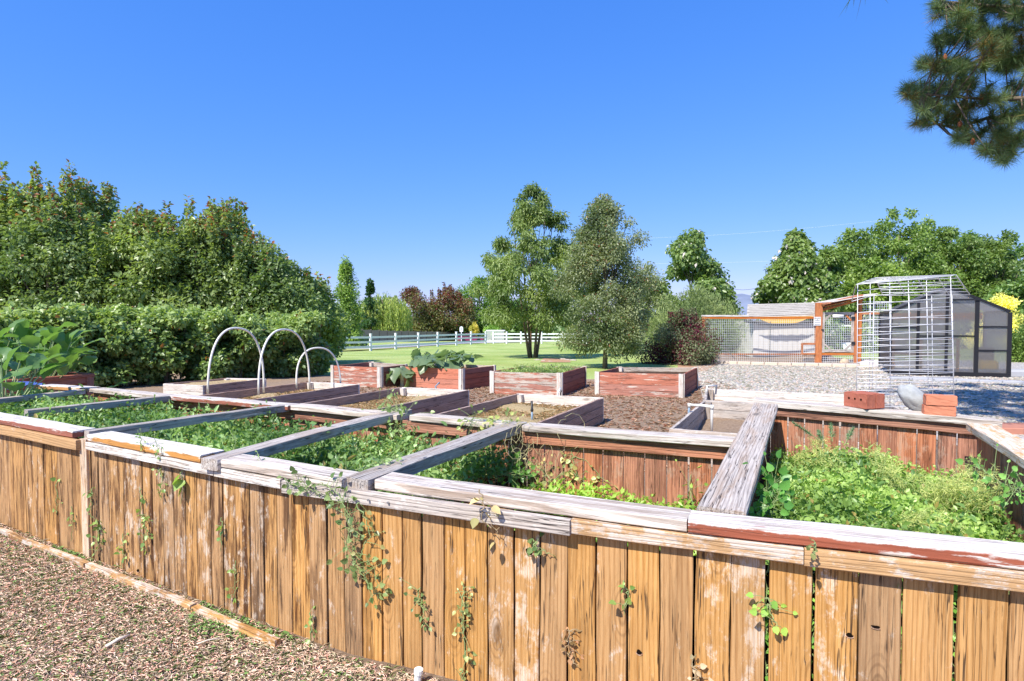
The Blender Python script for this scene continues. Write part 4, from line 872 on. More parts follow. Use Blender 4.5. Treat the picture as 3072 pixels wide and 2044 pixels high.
# brown panel wall far behind
tanw=flat('brown_vinyl_panel',(.30,.235,.205),.7,0,.2,.06,.6); tanp=flat('brown_vinyl_post',(.20,.15,.13),.7)
wr2=root('panel_wall','long brown panel privacy wall beyond the road','wall',(XY(1180,95),95,gz(95)))
wa=Vector((XY(930,74),74,0)); wb=Vector((XY(1440,138),138,0)); n=26; dw=(wb-wa).normalized()
for i in range(n):
    a=wa.lerp(wb,i/n); b=wa.lerp(wb,(i+1)/n); c=(a+b)/2; zb=gz(c.y); m=MB(); m.box((c.x,c.y,zb+.92),((b-a).length-.13,.05,1.84),math.atan2(dw.y,dw.x)); m.build('panel',tanw,wr2)
    m=MB(); m.box((a.x,a.y,gz(a.y)+.97),(.13,.15,1.95),math.atan2(dw.y,dw.x)); m.build('post',tanp,wr2)
# far right low brick wall behind fence
m=MB(); m.box((XY(1950,84),84,gz(84)+.75),(16,.3,1.5)); tag(m.build('garden_wall',flat('pink_block_wall',(.50,.33,.26),.9,0,.1,.2,2)),'low pinkish block wall beyond the right end of the white fence','wall')
# car
Yc=94; gc=gz(Yc); cx_=XY(1411,Yc); car=root('parked_car','dark magenta sedan parked on the road beyond the white fence','car',(cx_,Yc,gc),R(12))
cp=flat('magenta_car_paint',(.30,.035,.13),.25,.2,.6,.05); gl_=flat('dark_glass',(.03,.035,.05),.1,0,.6,.0); blk2=flat('tyre_rubber',(.02,.02,.02),.8)
Mc=LOC[car.name]
def prof_ex(pts,w_,mat,name,par,x0=0): 
    m=MB(); n=len(pts); vs=[Mc@Vector((x,-w_/2+y*0,z)) for x,z in pts for y in (0,)]+[Mc@Vector((x,w_/2,z)) for x,z in pts]
    m.add(vs,[tuple(range(n)),tuple(range(2*n-1,n-1,-1))]+[(i,(i+1)%n,n+(i+1)%n,n+i) for i in range(n)]); m.build(name,mat,par)
prof_ex([(-2.0,.3),(1.95,.3),(2.0,.62),(1.85,.82),(1.0,.92),(-1.2,.95),(-1.9,.92),(-2.05,.6)],1.7,cp,'body',car)
prof_ex([(-1.35,.94),(1.0,.92),(.45,1.36),(-.75,1.4)],1.45,gl_,'windows',car); prof_ex([(-.8,1.39),(.5,1.35),(.42,1.42),(-.7,1.46)],1.4,cp,'roof',car)
for x in (-1.25,1.2):
    for y in (-.8,.8): m=MB(); m.tube([Mc@Vector((x,y-.1,.32)),Mc@Vector((x,y+.1,.32))],.32,16); m.build('wheel',blk2,car)
# lantern-shaped sign, utility pole, power lines
ls=root('lantern_sign','small white arched sign on a post beyond the white fence','sign',(XY(1384,68),68,gz(68)))
x=XY(1384,68); m=MB(); pts=[(-.2,0),(.2,0),(.2,.42)]+[(.2*math.cos(a*math.pi/8),.42+.2*math.sin(a*math.pi/8)) for a in range(1,8)]+[(-.2,.42)]; z0=gz(68)+1.95-.9+.25; n=len(pts)
m.add([(x+a,67.98,z0+b) for a,b in pts]+[(x+a,68.04,z0+b) for a,b in pts],[tuple(range(n)),tuple(range(2*n-1,n-1,-1))]+[(i,(i+1)%n,n+(i+1)%n,n+i) for i in range(n)]); m.build('sign_board',wh,ls)
m=MB(); m.box((x,67.97,z0+.3),(.24,.012,.05)); m.box((x,67.97,z0+.42),(.2,.012,.03)); m.build('dark_marks',blk,ls); m=MB(); m.box((x,68.01,(z0+gz(68))/2),(.08,.08,z0-gz(68)-.005)); m.build('post',wh,ls)
m=MB(); x=XY(1590,47); m.tube([(x,47,gz(47)-.1),(x,47,gz(47)+3.2)],[.15,.13],10); tag(m.build('timber_pole',flat('red_brown_pole',(.20,.09,.06),.9)),'short red-brown timber pole behind the multi-trunk tree','pole')
for lab,a,b,Y0,Y1,r_ in (('upper pale power line crossing the sky on the right',(1850,718),(2660,660),95,88,.014),('lower pale power line running into the tall shade trees',(1850,792),(3100,740),95,60,.013),('short dark power line left of the flowering tree',(2160,858),(2300,857),70,70,.02)):
    A_=PY(*a,Y0);B_=PY(*b,Y1); m=MB(); m.tube([A_.lerp(B_,i/8)-Vector((0,0,.5*math.sin(math.pi*i/8))) for i in range(9)],r_,5); tag(m.build('power_line',flat('pale_cable',(.50,.56,.66),.5) if 'pale' in lab else blk),lab,'power line')
# dirt mound, dry bare soil by box four, stones round the tree
def mound(name,label,c,rx,ry,h,mat,cat,kind=None,seed=1,rough=.25):
    bm=bmesh.new(); bmesh.ops.create_icosphere(bm,subdivisions=4,radius=1); o_=Vector((seed*7.1,seed*3.3,0))
    for v_ in bm.verts: d=1+rough*mnz.noise(v_.co*2+o_)+rough*.5*mnz.noise(v_.co*6+o_); v_.co=Vector((v_.co.x*rx*d,v_.co.y*ry*d,max(v_.co.z,-.2)*h*d))
    me=bpy.data.meshes.new(name); bm.to_mesh(me); bm.free(); me.materials.append(mat); me.polygons.foreach_set('use_smooth',[True]*len(me.polygons))
    o=link(name,me,None,Matrix.Translation(c)); 
    if label: tag(o,label,cat)
    if kind:o['kind']=kind
    return o
p=PG(1862,1046); mound('dirt_mound','orange-brown mound of bare dirt on the far lawn',p,1.3,.8,.62,M['dirt'],'mound',rough=.35)
p=PG(1880,1058); 
for i,(px,py,s_) in enumerate([(1612,1081,.16),(1630,1083,.12),(1688,1079,.2),(1702,1081,.15),(1720,1082,.17),(1650,1085,.1)]):
    p=PG(px,py); mound('border_stone',['flat pale stone left of the multi-trunk tree base','small stone just left of the four trunks','larger stone just right of the four trunks','second stone right of the four trunks','outermost stone right of the four trunks','smallest stone in front of the four trunks'][i],p,s_,s_*.7,s_*.35,flat('pale_stone_%s'%'abcdef'[i],(.42,.36,.30),.9),'stone',seed=i)
sheet('bare_dirt_patch',quadfn(PG(2030,1120)[:2],PG(2110,1118)[:2],PG(2160,1092)[:2],PG(2035,1092)[:2]),10,8,M['dirt'],.02)
sheet('tree_shade_soil',quadfn(PG(1620,1088)[:2],PG(1712,1088)[:2],PG(1708,1076)[:2],PG(1630,1076)[:2]),6,6,M['dirt'],.012)

# ================= chicken run =================
YR=25.5; zg=gz(YR)
def RX(px): return XY(px,YR)
def RZ(py): return PY(1536,py,YR).z
run=root('chicken_run','long timber chicken run with square wire mesh and a grey door, behind the gravel','chicken run',(RX(2340),YR,zg))
def rb(name,x0,x1,y0,y1,mat,Y=YR,d=.09,par=None,color=(.2,.2,.5,1)):
    """upright or level timber given by its pixel rectangle"""
    X0,X1=XY(x0,Y),XY(x1,Y); Z0,Z1=PY(1536,y1,Y).z,PY(1536,y0,Y).z
    if (X1-X0)>(Z1-Z0): return board(name,(X0,Y,(Z0+Z1)/2),(X1,Y,(Z0+Z1)/2),d,Z1-Z0,mat,par or run,color=color,jit=.001)
    return board(name,((X0+X1)/2,Y,Z0),((X0+X1)/2,Y,Z1),d,X1-X0,mat,par or run,up=(1,0,0),color=color,jit=.001)
OR=M['orange']; GR=M['grey']
gb_=RZ(1091)
rb('post',2105.5,2114,948,1090,OR); rb('top_rail',2104,2245,945.5,950.5,M['whitebox']); rb('top_rail',2114,2446,951,957,OR,Y=YR+.02)
rb('post',2446,2464.5,909,1092,OR,d=.14); rb('door_frame_rail',2466,2562,1059,1066,OR); rb('post',2562,2571,938,1094,OR); rb('post',2575,2583,896,1094,OR,d=.12)
rb('base_rail',2115,2446,1061,1066,OR,Y=YR+1.1); rb('hatch_frame',2405,2409,1029,1064,OR); rb('hatch_frame',2410,2446,1029,1035,OR); rb('hatch_frame',2409.5,2446,1060,1064,OR,Y=YR-.02)
rb('top_rail',2584,2672,938,944,OR); rb('post',2666,2672,944,1100,OR)
# canopy boards sloping up to the right
for i,(y0,y1,Yo,mt) in enumerate(((914,886,-.10,OR),(921,893,.25,OR),(930,900,.7,OR))):
    board('canopy_board',PY(2464,y0,YR+Yo),PY(2580,y1,YR+Yo),.5,.05,mt,run,color=(.1,.3+.2*i,.45,1))
board('canopy_sheet',PY(2468,908,YR+.3),PY(2600,884,YR+.3),1.6,.03,M['whitebox'],run,color=(.2,.3,.5,1))
board('canopy_rafter',PY(2464,932,YR),PY(2562,905,YR),.05,.09,OR,run,color=(.1,.4,.4,1))
mesh_w=flat('galvanised_mesh_wire',(.74,.75,.76),.45,.3,.5,.05)
def grid(name,x0,x1,y0,y1,dx,dy,par,Y=YR,w_=.0085,mat=None):
    m=MB(); X0,X1=XY(x0,Y),XY(x1,Y); Z0,Z1=PY(1536,y1,Y).z,PY(1536,y0,Y).z
    nx=max(1,round((X1-X0)/dx)); nz=max(1,round((Z1-Z0)/dy))
    for i in range(nx+1): m.box((X0+(X1-X0)*i/nx,Y,(Z0+Z1)/2),(w_,w_,Z1-Z0))
    for j in range(nz+1): m.box(((X0+X1)/2,Y-w_,Z0+(Z1-Z0)*j/nz),(X1-X0,w_,w_))
    return m.build(name,mat or mesh_w,par)
grid('mesh_panel',2115,2446,957,1088,.085,.105,run,w_=.0095); grid('mesh_panel',2411,2445,1036,1059,.08,.1,run,Y=YR-.03,w_=.012)
grid('mesh_panel',2467,2561,1067,1092,.08,.1,run,w_=.012); grid('mesh_panel',2584,2665,945,1094,.08,.1,run,w_=.012); grid('mesh_panel',2584,2665,905,937,.1,.12,run,w_=.012)
# back of the run
rb('post',2112,2118,950,1080,OR,Y=YR+2.5); 
dr=rb('door',2466,2474,937,1058,GR,d=.05,color=(.3,.1,.7,1)); dr.name='door'
def rbd(*a,**k): 
    o=rb(*a,par=dr,**k); return o
rbd('door_stile',2553,2561,937,1058,GR,d=.05,color=(.3,.1,.7,1)); rbd('door_rail',2474.3,2552.7,937,945,GR,d=.05,color=(.3,.1,.7,1)); rbd('door_rail',2474.3,2552.7,1049,1057,GR,d=.05,color=(.3,.1,.7,1))
for a,b in (((2474,962),(2490,945)),((2537,945),(2553,962)),((2474,1033),(2492,1050)),((2535,1050),(2553,1033))):
    A_=PY(*a,YR-.01);B_=PY(*b,YR-.01); board('door_brace',A_,B_,.07,.035,OR if a[0]==2537 else GR,dr,up=(0,-1,0),color=(.2,.1,.7,1))
grid('door_mesh',2474,2553,945,1049,.08,.1,dr,w_=.012); 
for py in (955,1030): m=MB(); q=PY(2560,py,YR-.06); m.box(q,(.16,.03,.13)); m.build('hinge',blk,dr)
m=MB(); q=PY(2468,990,YR-.07); m.box(q,(.12,.03,.05)); m.build('latch',blk,dr)
m=MB(); q=PY(2514,949,YR-.12); m.tube([q-Vector((.22,0,0)),q-Vector((.20,0,0)),q+Vector((.22,0,0))],[.06,.075,.075],14); lt_=m.build('light_fitting',pvc,smooth=True); tag(lt_,'cream tube light fitting mounted over the grey run door','light fitting')
# sign on the post
sg=root('warning_sign','small white notice with dark lettering fixed to the post left of the run door','sign',(RX(2452),YR-.09,RZ(978)))
sgm=flat('white_sign_board',(.82,.82,.80),.5); m=MB(); q=PY(2452,964,YR-.09); m.box(q,(.30,.012,.37)); m.build('sign_board',sgm,sg)
def text(s_,q,size,mat,par,name='lettering'):
    cu=bpy.data.curves.new(name,'FONT'); cu.body=s_; cu.size=size; cu.align_x='CENTER'; cu.align_y='CENTER'; cu.extrude=.002
    o=bpy.data.objects.new(name,cu); C.objects.link(o); dg=bpy.context.evaluated_depsgraph_get(); me=bpy.data.meshes.new_from_object(o.evaluated_get(dg)); bpy.data.objects.remove(o); me.materials.clear(); me.materials.append(mat)
    return link(name,me,par,Matrix.Translation(q)@Matrix.Rotation(math.pi/2,4,'X'))
text('BEWARE',q+Vector((0,-.01,.13)),.07,blk,sg); text('OF',q+Vector((0,-.01,.065)),.06,blk,sg)
m=MB()
for dz in (.02,-.05,-.14): m.box(q+Vector((0,-.009,dz)),(.25,.006,.016))
m.build('dark_stripes',blk,sg)
# inside: dug soil, stick, rock
M['runsoil']=M['mulch']
vs=[];fs=[];nx_,ny_=40,10
for j in range(ny_+1):
    for i in range(nx_+1):
        x=RX(2112)+(RX(2660)-RX(2112))*i/nx_; y=YR+.06+1.22*j/ny_; vs.append((x,y,gz(y)+.03+.36*(j/ny_)*(.75+.25*math.sin(i*.3))*(1 if i<32 else .5)+random.uniform(-.02,.02)))
for j in range(ny_):
    for i in range(nx_): a=j*(nx_+1)+i; fs.append((a,a+1,a+nx_+2,a+nx_+1))
me=bpy.data.meshes.new('run_soil'); me.from_pydata(vs,[],fs); me.materials.append(M['mulch']); o=link('run_soil',me); o['kind']='structure'
for lab,a,b,r_ in (('long pale stick leaning inside the left part of the chicken run',(2163,1034),(2206,1077),.02),('short stick standing in the soil at the left of the chicken run',(2149,1084),(2155,1062),.03)):
    m=MB(); A_=PY(*a,YR+.9);B_=PY(*b,YR+.6); m.tube([A_,A_.lerp(B_,.5)+Vector((0,.03,.01)),B_],[r_*.7,r_,r_],6); tag(m.build('stick',M['bark'],smooth=True),lab,'stick')
pst=[flat('tan_stone',(.50,.38,.27),.8),flat('pink_grey_stone',(.52,.46,.44),.8)]
for lab,px,py,Y,rx,h,mi in (('rounded tan stone lying at the foot of the run door',2535,1091,YR-.15,.19,.16,0),('large pale stone with a dark hollow beside the trellis foot, left one',2604,1099,YR-2,.36,.17,1),('pale boulder behind the wire trellis, right of the hollow stone',2643,1108,YR-3.5,.36,.26,1)):
    p=Vector((XY(px,Y),Y,gz(Y)+.03)); mound('garden_stone',lab,p,rx,rx*.6,h,pst[mi],'stone',seed=px%9,rough=.18)
# edging pavers along the run
pv=flat('pale_concrete_paver',(.60,.50,.40),.9,0,.1,.15,3)
for i in range(13):
    px=2092+i*40.5; A_=PG(px,1090+i*1.1); B_=PG(px+39.6,1091+i*1.1); m=MB(); c=(A_+B_)/2; m.box((c.x,c.y,c.z+.06),((B_-A_).length-.01,.28,.12),math.atan2(B_.y-A_.y,B_.x-A_.x),bev=.012)
    tag(m.build('edging_paver',pv),'%s paver from the left in the pale row before the chicken run'%ORD[i],'paver','edging pavers in front of the chicken run')
# coop behind
YK=YR+1.3; coop=root('chicken_coop','white-walled coop with a pale shingled roof behind the run mesh','coop',(XY(2365,YK),YK+1,gz(YK)))
ww=flat('white_coop_wall',(.60,.58,.55),.7,0,.2,.08,1.5)
x0,x1=XY(2262,YK),XY(2450,YK); ztop=PY(1536,962,YK).z
for i in range(13):
    xx=x0+(x1-x0)*(i+.5)/13; m=MB(); m.box((xx,YK,(gz(YK)+ztop)/2+.1),((x1-x0)/13-.012,.03,ztop-gz(YK)-.2)); m.build('wall_board',ww,coop)
m=MB(); m.box((x0+.0,YK+1.2,(gz(YK)+ztop)/2),(.04,2.4,ztop-gz(YK))); m.build('side_wall',ww,coop)
shm=NT('pale_shingles'); v,rv=shm.coords(rand=False); br=shm.n('TexBrick',Scale=6.); shm.set(br.inputs['Vector'],v); br.inputs['Color1'].default_value=(.72,.69,.66,1); br.inputs['Color2'].default_value=(.80,.78,.75,1); br.inputs['Mortar'].default_value=(.35,.33,.31,1); br.inputs['Mortar Size'].default_value=.015
shm.surf(br.outputs[0],.85,shm.noise(rv,40,4),.3,.01,.2)
E0_,E1_=PY(2240,951,YR+.95),PY(2453,943,YR+.95); T0_,T1_=PY(2243,914,YR+2.7),PY(2463,908,YR+2.7)
def slab(name,q4,th,mat,par):
    n_=(q4[1]-q4[0]).cross(q4[3]-q4[0]).normalized()*th; m=MB(); m.add(list(q4)+[p-n_ for p in q4],[(0,1,2,3),(7,6,5,4),(0,4,5,1),(1,5,6,2),(2,6,7,3),(3,7,4,0)]); return m.build(name,mat,par)
rn=[]
rf=slab('roof',(E0_,E1_,T1_,T0_),.04,flat('pale_shingle_base',(.46,.42,.37),.9),coop)
for k in range(7):
    for j in range(22):
        f0,f1=k/7,(k+1)/7+.03; g0=(j+.5*(k%2))/22; g1=g0+1/22-.003
        if g1>1: g1=1
        a_=E0_.lerp(E1_,g0).lerp(T0_.lerp(T1_,g0),f0);b_=E0_.lerp(E1_,g1).lerp(T0_.lerp(T1_,g1),f0);c_=E0_.lerp(E1_,g1).lerp(T0_.lerp(T1_,g1),min(1,f1));d_=E0_.lerp(E1_,g0).lerp(T0_.lerp(T1_,g0),min(1,f1)); u=Vector((0,-.004,.012+random.uniform(0,.006)))
        rn.append((a_+u*1.8,b_+u*1.8,c_+u*.5,d_+u*.5))
m=MB()
for q4 in rn: m.add(q4,[(0,1,2,3)])
m.build('shingles',flat('pale_shingle_tab',(.46,.42,.36),.85,0,.2,.3,3),rf)
board('fascia',E0_-Vector((0,0,.06)),E1_-Vector((0,0,.06)),.03,.12,M['whitebox'],coop,color=(.3,.2,.45,1))
# ochre valance bellying under the eave
m=MB(); n=16; vs=[]; va,vb=PY(2262,951,YR+.7),PY(2440,949,YR+.7)
for i in range(n+1):
    f=i/n; s_=min(1,3.6*min(f,1-f))*.30; 
    for j in range(4): g_=j/3; p=va.lerp(vb,f); vs.append((p.x,p.y+.12*math.sin(g_*3)*s_+.015*math.sin(i*2.2),p.z-.0-s_*g_))
m.add(vs,[(i*4+j,i*4+j+1,(i+1)*4+j+1,(i+1)*4+j) for i in range(n) for j in range(3)]); m.build('valance',flat('ochre_fabric',(.75,.42,.08),.8,0,.2,.15,9),coop,smooth=True)
m=MB(); pts=[]
for i in range(13):
    f=i/12; p=PY(2232,967,YR+.4).lerp(PY(2443,968,YR+.4),f); pts.append(p-Vector((0,0,.16*math.sin(math.pi*f)+.0)))
for i in range(12): a,b=pts[i],pts[i+1]; m.add([a,b,b+Vector((0,0,.09)),a+Vector((0,0,.09)),a+Vector((0,.02,0)),b+Vector((0,.02,0)),b+Vector((0,.02,.09)),a+Vector((0,.02,.09))],[(0,1,2,3),(7,6,5,4),(0,4,5,1),(3,2,6,7)])
tag(m.build('sagging_stripe',flat('dark_stripe',(.03,.03,.035),.7)),'dark strap sagging across the run in front of the white coop wall','stripe')  # curved dark band hanging just before the white coop wall
m=MB(); q=PY(2311,965,YR+.35); m.tube([q,(q.x,q.y,gz(q.y)+.05)],.014,6); tag(m.build('thin_pole',blk),'thin black upright pole inside the chicken run before the white wall','pole')
# buggy seen through the run door
bg_=root('parked_cart','white-roofed cart parked beyond the run, seen through its door','cart',(XY(2527,36),36,gz(36)))
cw=flat('white_cart_body',(.8,.8,.82),.4); x=XY(2524,36); g=gz(36)
m=MB(); m.box((x,36,g+1.78),(1.15,1.9,.07),bev=.02); m.build('roof',cw,bg_); m=MB(); m.box((x,36,g+.55),(1.1,2.0,.4),bev=.05); m.build('body',cw,bg_); m=MB(); m.box((x+.2,36.1,g+.95),(.7,.5,.4),bev=.05); m.build('seat',blk,bg_)
m=MB()
for sx in (-.5,.5):
    for sy in (-.8,.8): m.tube([(x+sx,36+sy,g+.6),(x+sx*.95,36+sy*.8,g+1.76)],.02,6)
m.build('roof_posts',blk,bg_)
for sx in (-.5,.5):
    for sy in (-.7,.7): m=MB(); m.tube([(x+sx-.08,36+sy,g+.25),(x+sx+.08,36+sy,g+.25)],.25,14); m.build('wheel',blk2,bg_)

# ================= greenhouse =================
YG=18.4; zg=gz(YG); gh=root('greenhouse','black-framed greenhouse with cloudy twin-wall panels at the right end of the gravel','greenhouse',(13.,18.2,0))
fm=flat('black_frame_metal',(.018,.018,.022),.4,.3,.5)
t=NT('cloudy_twinwall'); v,rv=t.coords(rand=False); sp=t.n('SeparateXYZ'); t.set(sp.inputs[0],v)
rib=t.m('SINE',t.m('MULTIPLY',t.m('ADD',sp.outputs[0],sp.outputs[1]),260.))
p_=t.n('BsdfPrincipled',Roughness=.28); p_.inputs['Base Color'].default_value=(.33,.30,.275,1); p_.inputs['Specular IOR Level'].default_value=.9
b=t.n('Bump',Strength=.35,Distance=.01); t.set(b.inputs['Height'],t.m('ADD',rib,t.m('MULTIPLY',t.noise(t.scale(v,(1,1,2.5)),1.3,3),6.))); t.t.links.new(b.outputs[0],p_.inputs['Normal'])
rf_=t.n('BsdfRefraction',Roughness=.22,IOR=1.02); rf_.inputs[0].default_value=(.82,.85,.88,1)
tl=t.n('BsdfTranslucent'); tl.inputs[0].default_value=(.55,.58,.6,1)
m1=t.n('MixShader'); m1.inputs[0].default_value=.35; t.t.links.new(p_.outputs[0],m1.inputs[1]); t.t.links.new(tl.outputs[0],m1.inputs[2]); m2=t.n('MixShader'); m2.inputs[0].default_value=.5; t.t.links.new(m1.outputs[0],m2.inputs[1]); t.t.links.new(rf_.outputs[0],m2.inputs[2]); t.t.links.new(m2.outputs[0],t.out.inputs[0])
poly=t.mat
gx=[2672,2754,2840,2930,3029]; GR0=Vector((XY(3029,16.6),16.6,0))
def GPt(px):
    k=(px-CX)/F; s_=(GR0.x-k*GR0.y)/(W1.x-k*W1.y); q=GR0-W1*s_; return q
GXY=[GPt(q) for q in gx]; LW=(GXY[-1]-GXY[0]).length
def hz(q,py): return PY(1536,py,q.y).z
zL,zRt=hz(GXY[0],936),hz(GXY[-1],934); z1=(zL+zRt)/2; mid=(GXY[0]+GXY[-1])/2; zr=hz(mid,862); zg=0.; zs=.10
def g3(q,z,back=0.): p=q+D1*back; return Vector((p.x,p.y,z))
def roofz(q): return zr-(zr-z1)*(q-mid).length/(LW/2)
def bar(name,a,b,w_=.06,d=.06,par=None,mat=None):
    a=Vector(a);b=Vector(b); x=(b-a).normalized(); y=D1.copy() if abs(x.dot(D1))<.9 else W1.copy(); y=(y-x*y.dot(x)).normalized(); z=x.cross(y); L=(b-a).length; Mx=Matrix(((x.x,y.x,z.x,(a.x+b.x)/2),(x.y,y.y,z.y,(a.y+b.y)/2),(x.z,y.z,z.z,(a.z+b.z)/2),(0,0,0,1)))
    m=MB(); m.box(None,(L,d,w_),M=Mx); return m.build(name,mat or fm,par or gh)
DG=2.6
for i,q in enumerate(GXY): bar('frame_post',g3(q,.03),g3(q,roofz(q)-.04),.10 if i in (3,4) else .075)
for q in (GXY[0],mid,GXY[-1]): bar('rafter',g3(q,roofz(q),.06),g3(q,roofz(q),DG),.06)
for q in (GXY[0],GXY[-1]): bar('frame_post',g3(q,.03,DG),g3(q,z1,DG),.06)
bar('gable_rafter',g3(GXY[0],z1,-.005),g3(mid,zr,-.005),.07); bar('gable_rafter',g3(mid,zr-.004,-.005),g3(GXY[-1],z1-.004,-.005),.07)
bar('sill',g3(GXY[0]-W1*.04,.06,-.01),g3(GXY[-1]+W1*.04,.06,-.01),.12,.09)
bar('door_head',g3(GXY[2]+W1*.1,hz(GXY[3],899),-.04),g3(GXY[3]+W1*.04,hz(GXY[3],899),-.04),.05)
for (i,pys) in ((0,(983,1050)),(1,(1009,)),(2,(1009,)),(3,(981,1053))):
    for py in pys: z=hz(GXY[i+1],py); bar('glazing_bar',g3(GXY[i]+W1*.045,z),g3(GXY[i+1]-W1*.045,z),.045,.05)
def pane(name,pts): m=MB(); m.add(pts,[tuple(range(len(pts)))]); m.build(name,poly,gh)
for i in range(4):
    a,b=GXY[i]+W1*.03,GXY[i+1]-W1*.03; mid_in=[g3(mid,zr-.03,.005)] if (GXY[i]-GXY[0]).length<LW/2<(GXY[i+1]-GXY[0]).length else []
    pane('wall_panel',[g3(a,zs,.005),g3(b,zs,.005),g3(b,roofz(b)-.03,.005)]+mid_in+[g3(a,roofz(a)-.03,.005)])
for q in (GXY[0],GXY[-1]): pane('wall_panel',[g3(q,zs,.05),g3(q,zs,DG),g3(q,z1,DG),g3(q,z1,.05)])
pane('wall_panel',[g3(GXY[0],zs,DG),g3(GXY[-1],zs,DG),g3(GXY[-1],z1,DG),g3(mid,zr,DG),g3(GXY[0],z1,DG)])
for q in (GXY[0],GXY[-1]): pane('roof_panel',[g3(q,z1+.012),g3(q,z1+.012,DG),g3(mid,zr+.012,DG),g3(mid,zr+.012)])
# things inside
bgm=flat('yellow_sack_print',(.75,.42,.03),.6); m=MB(); q=g3(GXY[4]-W1*.42,.10,.3); yw=math.atan2(W1.y,W1.x); m.box(q+Vector((0,0,.22)),(.5,.22,.30),yw,bev=.06); o=m.build('feed_sack',bgm); tag(o,'yellow feed sack with a blue base standing inside the greenhouse','sack'); m=MB(); m.box(q+Vector((0,0,.055)),(.52,.24,.1),yw,bev=.03); m.build('blue_base',flat('blue_sack_base',(.12,.30,.45),.6),o)
m=MB(); q=g3(GXY[3]+W1*.28,.05,.45); m.box(q+Vector((0,0,.4)),(.40,.4,.8),yw,bev=.03); tag(m.build('storage_bin',flat('dark_bin_plastic',(.06,.06,.07),.5)),'tall dark storage bin behind the cloudy greenhouse panel','bin')
c=g3(GXY[1],0,1.5); sh=root('potting_bench','timber potting bench inside the greenhouse behind the door panels','bench',tuple(c))
for z in (.55,1.05): board('shelf',g3(GXY[0]+W1*.2,z,1.6),g3(GXY[3]-W1*.1,z,1.6),.6,.04,M['orange'],sh)
for q in (GXY[0]+W1*.25,GXY[1]+W1*.3,GXY[3]-W1*.15): board('leg',g3(q,.0,1.4),g3(q,1.02,1.4),.07,.07,M['orange'],sh,up=W1)
board('back_beam',g3(GXY[0]+W1*.1,z1-.12,2.4),g3(GXY[-1]-W1*.1,z1-.12,2.4),.05,.22,M['orange'],sh)
cnp=flat('grey_concrete_block',(.40,.40,.42),.9,0,.2,.1,5)
A_=PG(2996,1132); m=MB(); m.box((A_.x+1.6,A_.y,A_.z+.11),(3.4,.5,.22),bev=.04); tag(m.build('concrete_step',cnp),'thick grey concrete step block at the right corner of the greenhouse','step')
A_=PG(2670,1139);B_=PG(3072,1152)
for i in range(6):
    a=A_.lerp(B_,i/6);b=A_.lerp(B_,(i+1)/6-.004); c=(a+b)/2; m=MB(); m.box((c.x,c.y,c.z+.035),((b-a).length,.35,.07),math.atan2(b.y-a.y,b.x-a.x),bev=.01); tag(m.build('edging_paver',cnp),'%s grey paver from the left at the foot of the greenhouse'%ORD[i],'paver','grey pavers in front of the greenhouse')
rp=flat('red_clay_paver',(.45,.20,.14),.9,0,.1,.15,6); A_=PG(3035,1310)
m=MB(); m.box((A_.x+.5,A_.y+.3,.05),(1.6,.5,.1),-.1,bev=.01); tag(m.build('clay_paver',rp),'red clay paver lying on the gravel at the right edge behind the side cap','paver')
# neighbour roof corner above the trellis
m=MB(); 
# ================= ground cover and vines =================
def weeds(name,label,quad,zfun,n,size,color,seed=0,mat='leaf',templ='tri2',asp=.55,kind='stuff',cat='weeds',up=.7,spread=.06):
    f_=quadfn(*[(p[0],p[1]) for p in quad]); u=rng.random(n); v_=rng.random(n)
    xy=np.array([f_(a,b) for a,b in zip(u,v_)]); z=np.array([zfun(a,b,x,y) for a,b,(x,y) in zip(u,v_,xy)])
    bumps=.05*np.sin(xy[:,0]*7+1)*np.sin(xy[:,1]*6)+.035*np.sin(xy[:,0]*17)*np.sin(xy[:,1]*15+2)
    pos=np.stack([xy[:,0],xy[:,1],z+bumps+spread*rng.normal(size=n)],1); out=rdir(n); ax,nm=leafdirs(n,out,-.1,up,.8)
    ln=size*(.5+.9*rng.random(n)); tint=.5+.35*np.sin(xy[:,0]*5+xy[:,1]*3)+.3*(rng.random(n)-.5)
    o=cloud(name,pos,ax,nm,ln,ln*asp,M[mat],color,None,templ,tint,(rng.random(n)<.03).astype(float),(.42,.32,.10)); tag(o,label,cat,kind=kind); return o
wc=(.14,.23,.075)
Wi=off_line(smooth_front,.16)
weeds('weed_mat','dense mat of small-leaved green weeds filling the left and middle planter sections',[Wi[0],Wi[3],BW[3]-D1*.12,BW[0]-D1*.12],lambda u,v,x,y:.66+.05*v-.10*u,64000,.036,wc,spread=.055)
weeds('weed_mat','sparser bright weeds growing low against the red inner pickets of the last middle section',[Wi[3],lf+D1*.1-W1*.05,BW[4]-D1*.04,BW[3]-D1*.1],lambda u,v,x,y:.44-.06*u-.03*v,15000,.038,(.20,.33,.06),spread=.04)
EQ=[lf+W1*.06+D1*.12,lf+W1*1.28+D1*.1,far-D1*.1,lb+W1*.06-D1*.1]
weeds('weed_mat','bright green leafy herb patch filling the right planter section',EQ,lambda u,v,x,y:.40+.16*math.sin(math.pi*min(1,u*1.1+.05))*(.4+.6*math.sin(math.pi*v*.8+.5)),60000,.03,(.19,.30,.08),spread=.05,asp=.7)
weeds('weed_mat','thin green weeds on top of the soil in the second red box from the right',[R3[1][0]+(W1+D1)*.1,R3[1][1]+(D1-W1)*.1,R3[1][2]-(W1+D1)*.1,R3[1][3]+(W1-D1)*.1],lambda u,v,x,y:.47,3500,.06,(.20,.30,.10),asp=.2,spread=.025)
weeds('leafy_weeds','taller pointed-leaf weeds poking through the left and middle weed mat',[Wi[0],Wi[3],BW[3]-D1*.12,BW[0]-D1*.12],lambda u,v,x,y:.70+.05*v-.10*u+.03*math.sin(x*9)*math.sin(y*8),5200,.055,(.15,.26,.09),templ='long',asp=.4,up=.3,spread=.05)
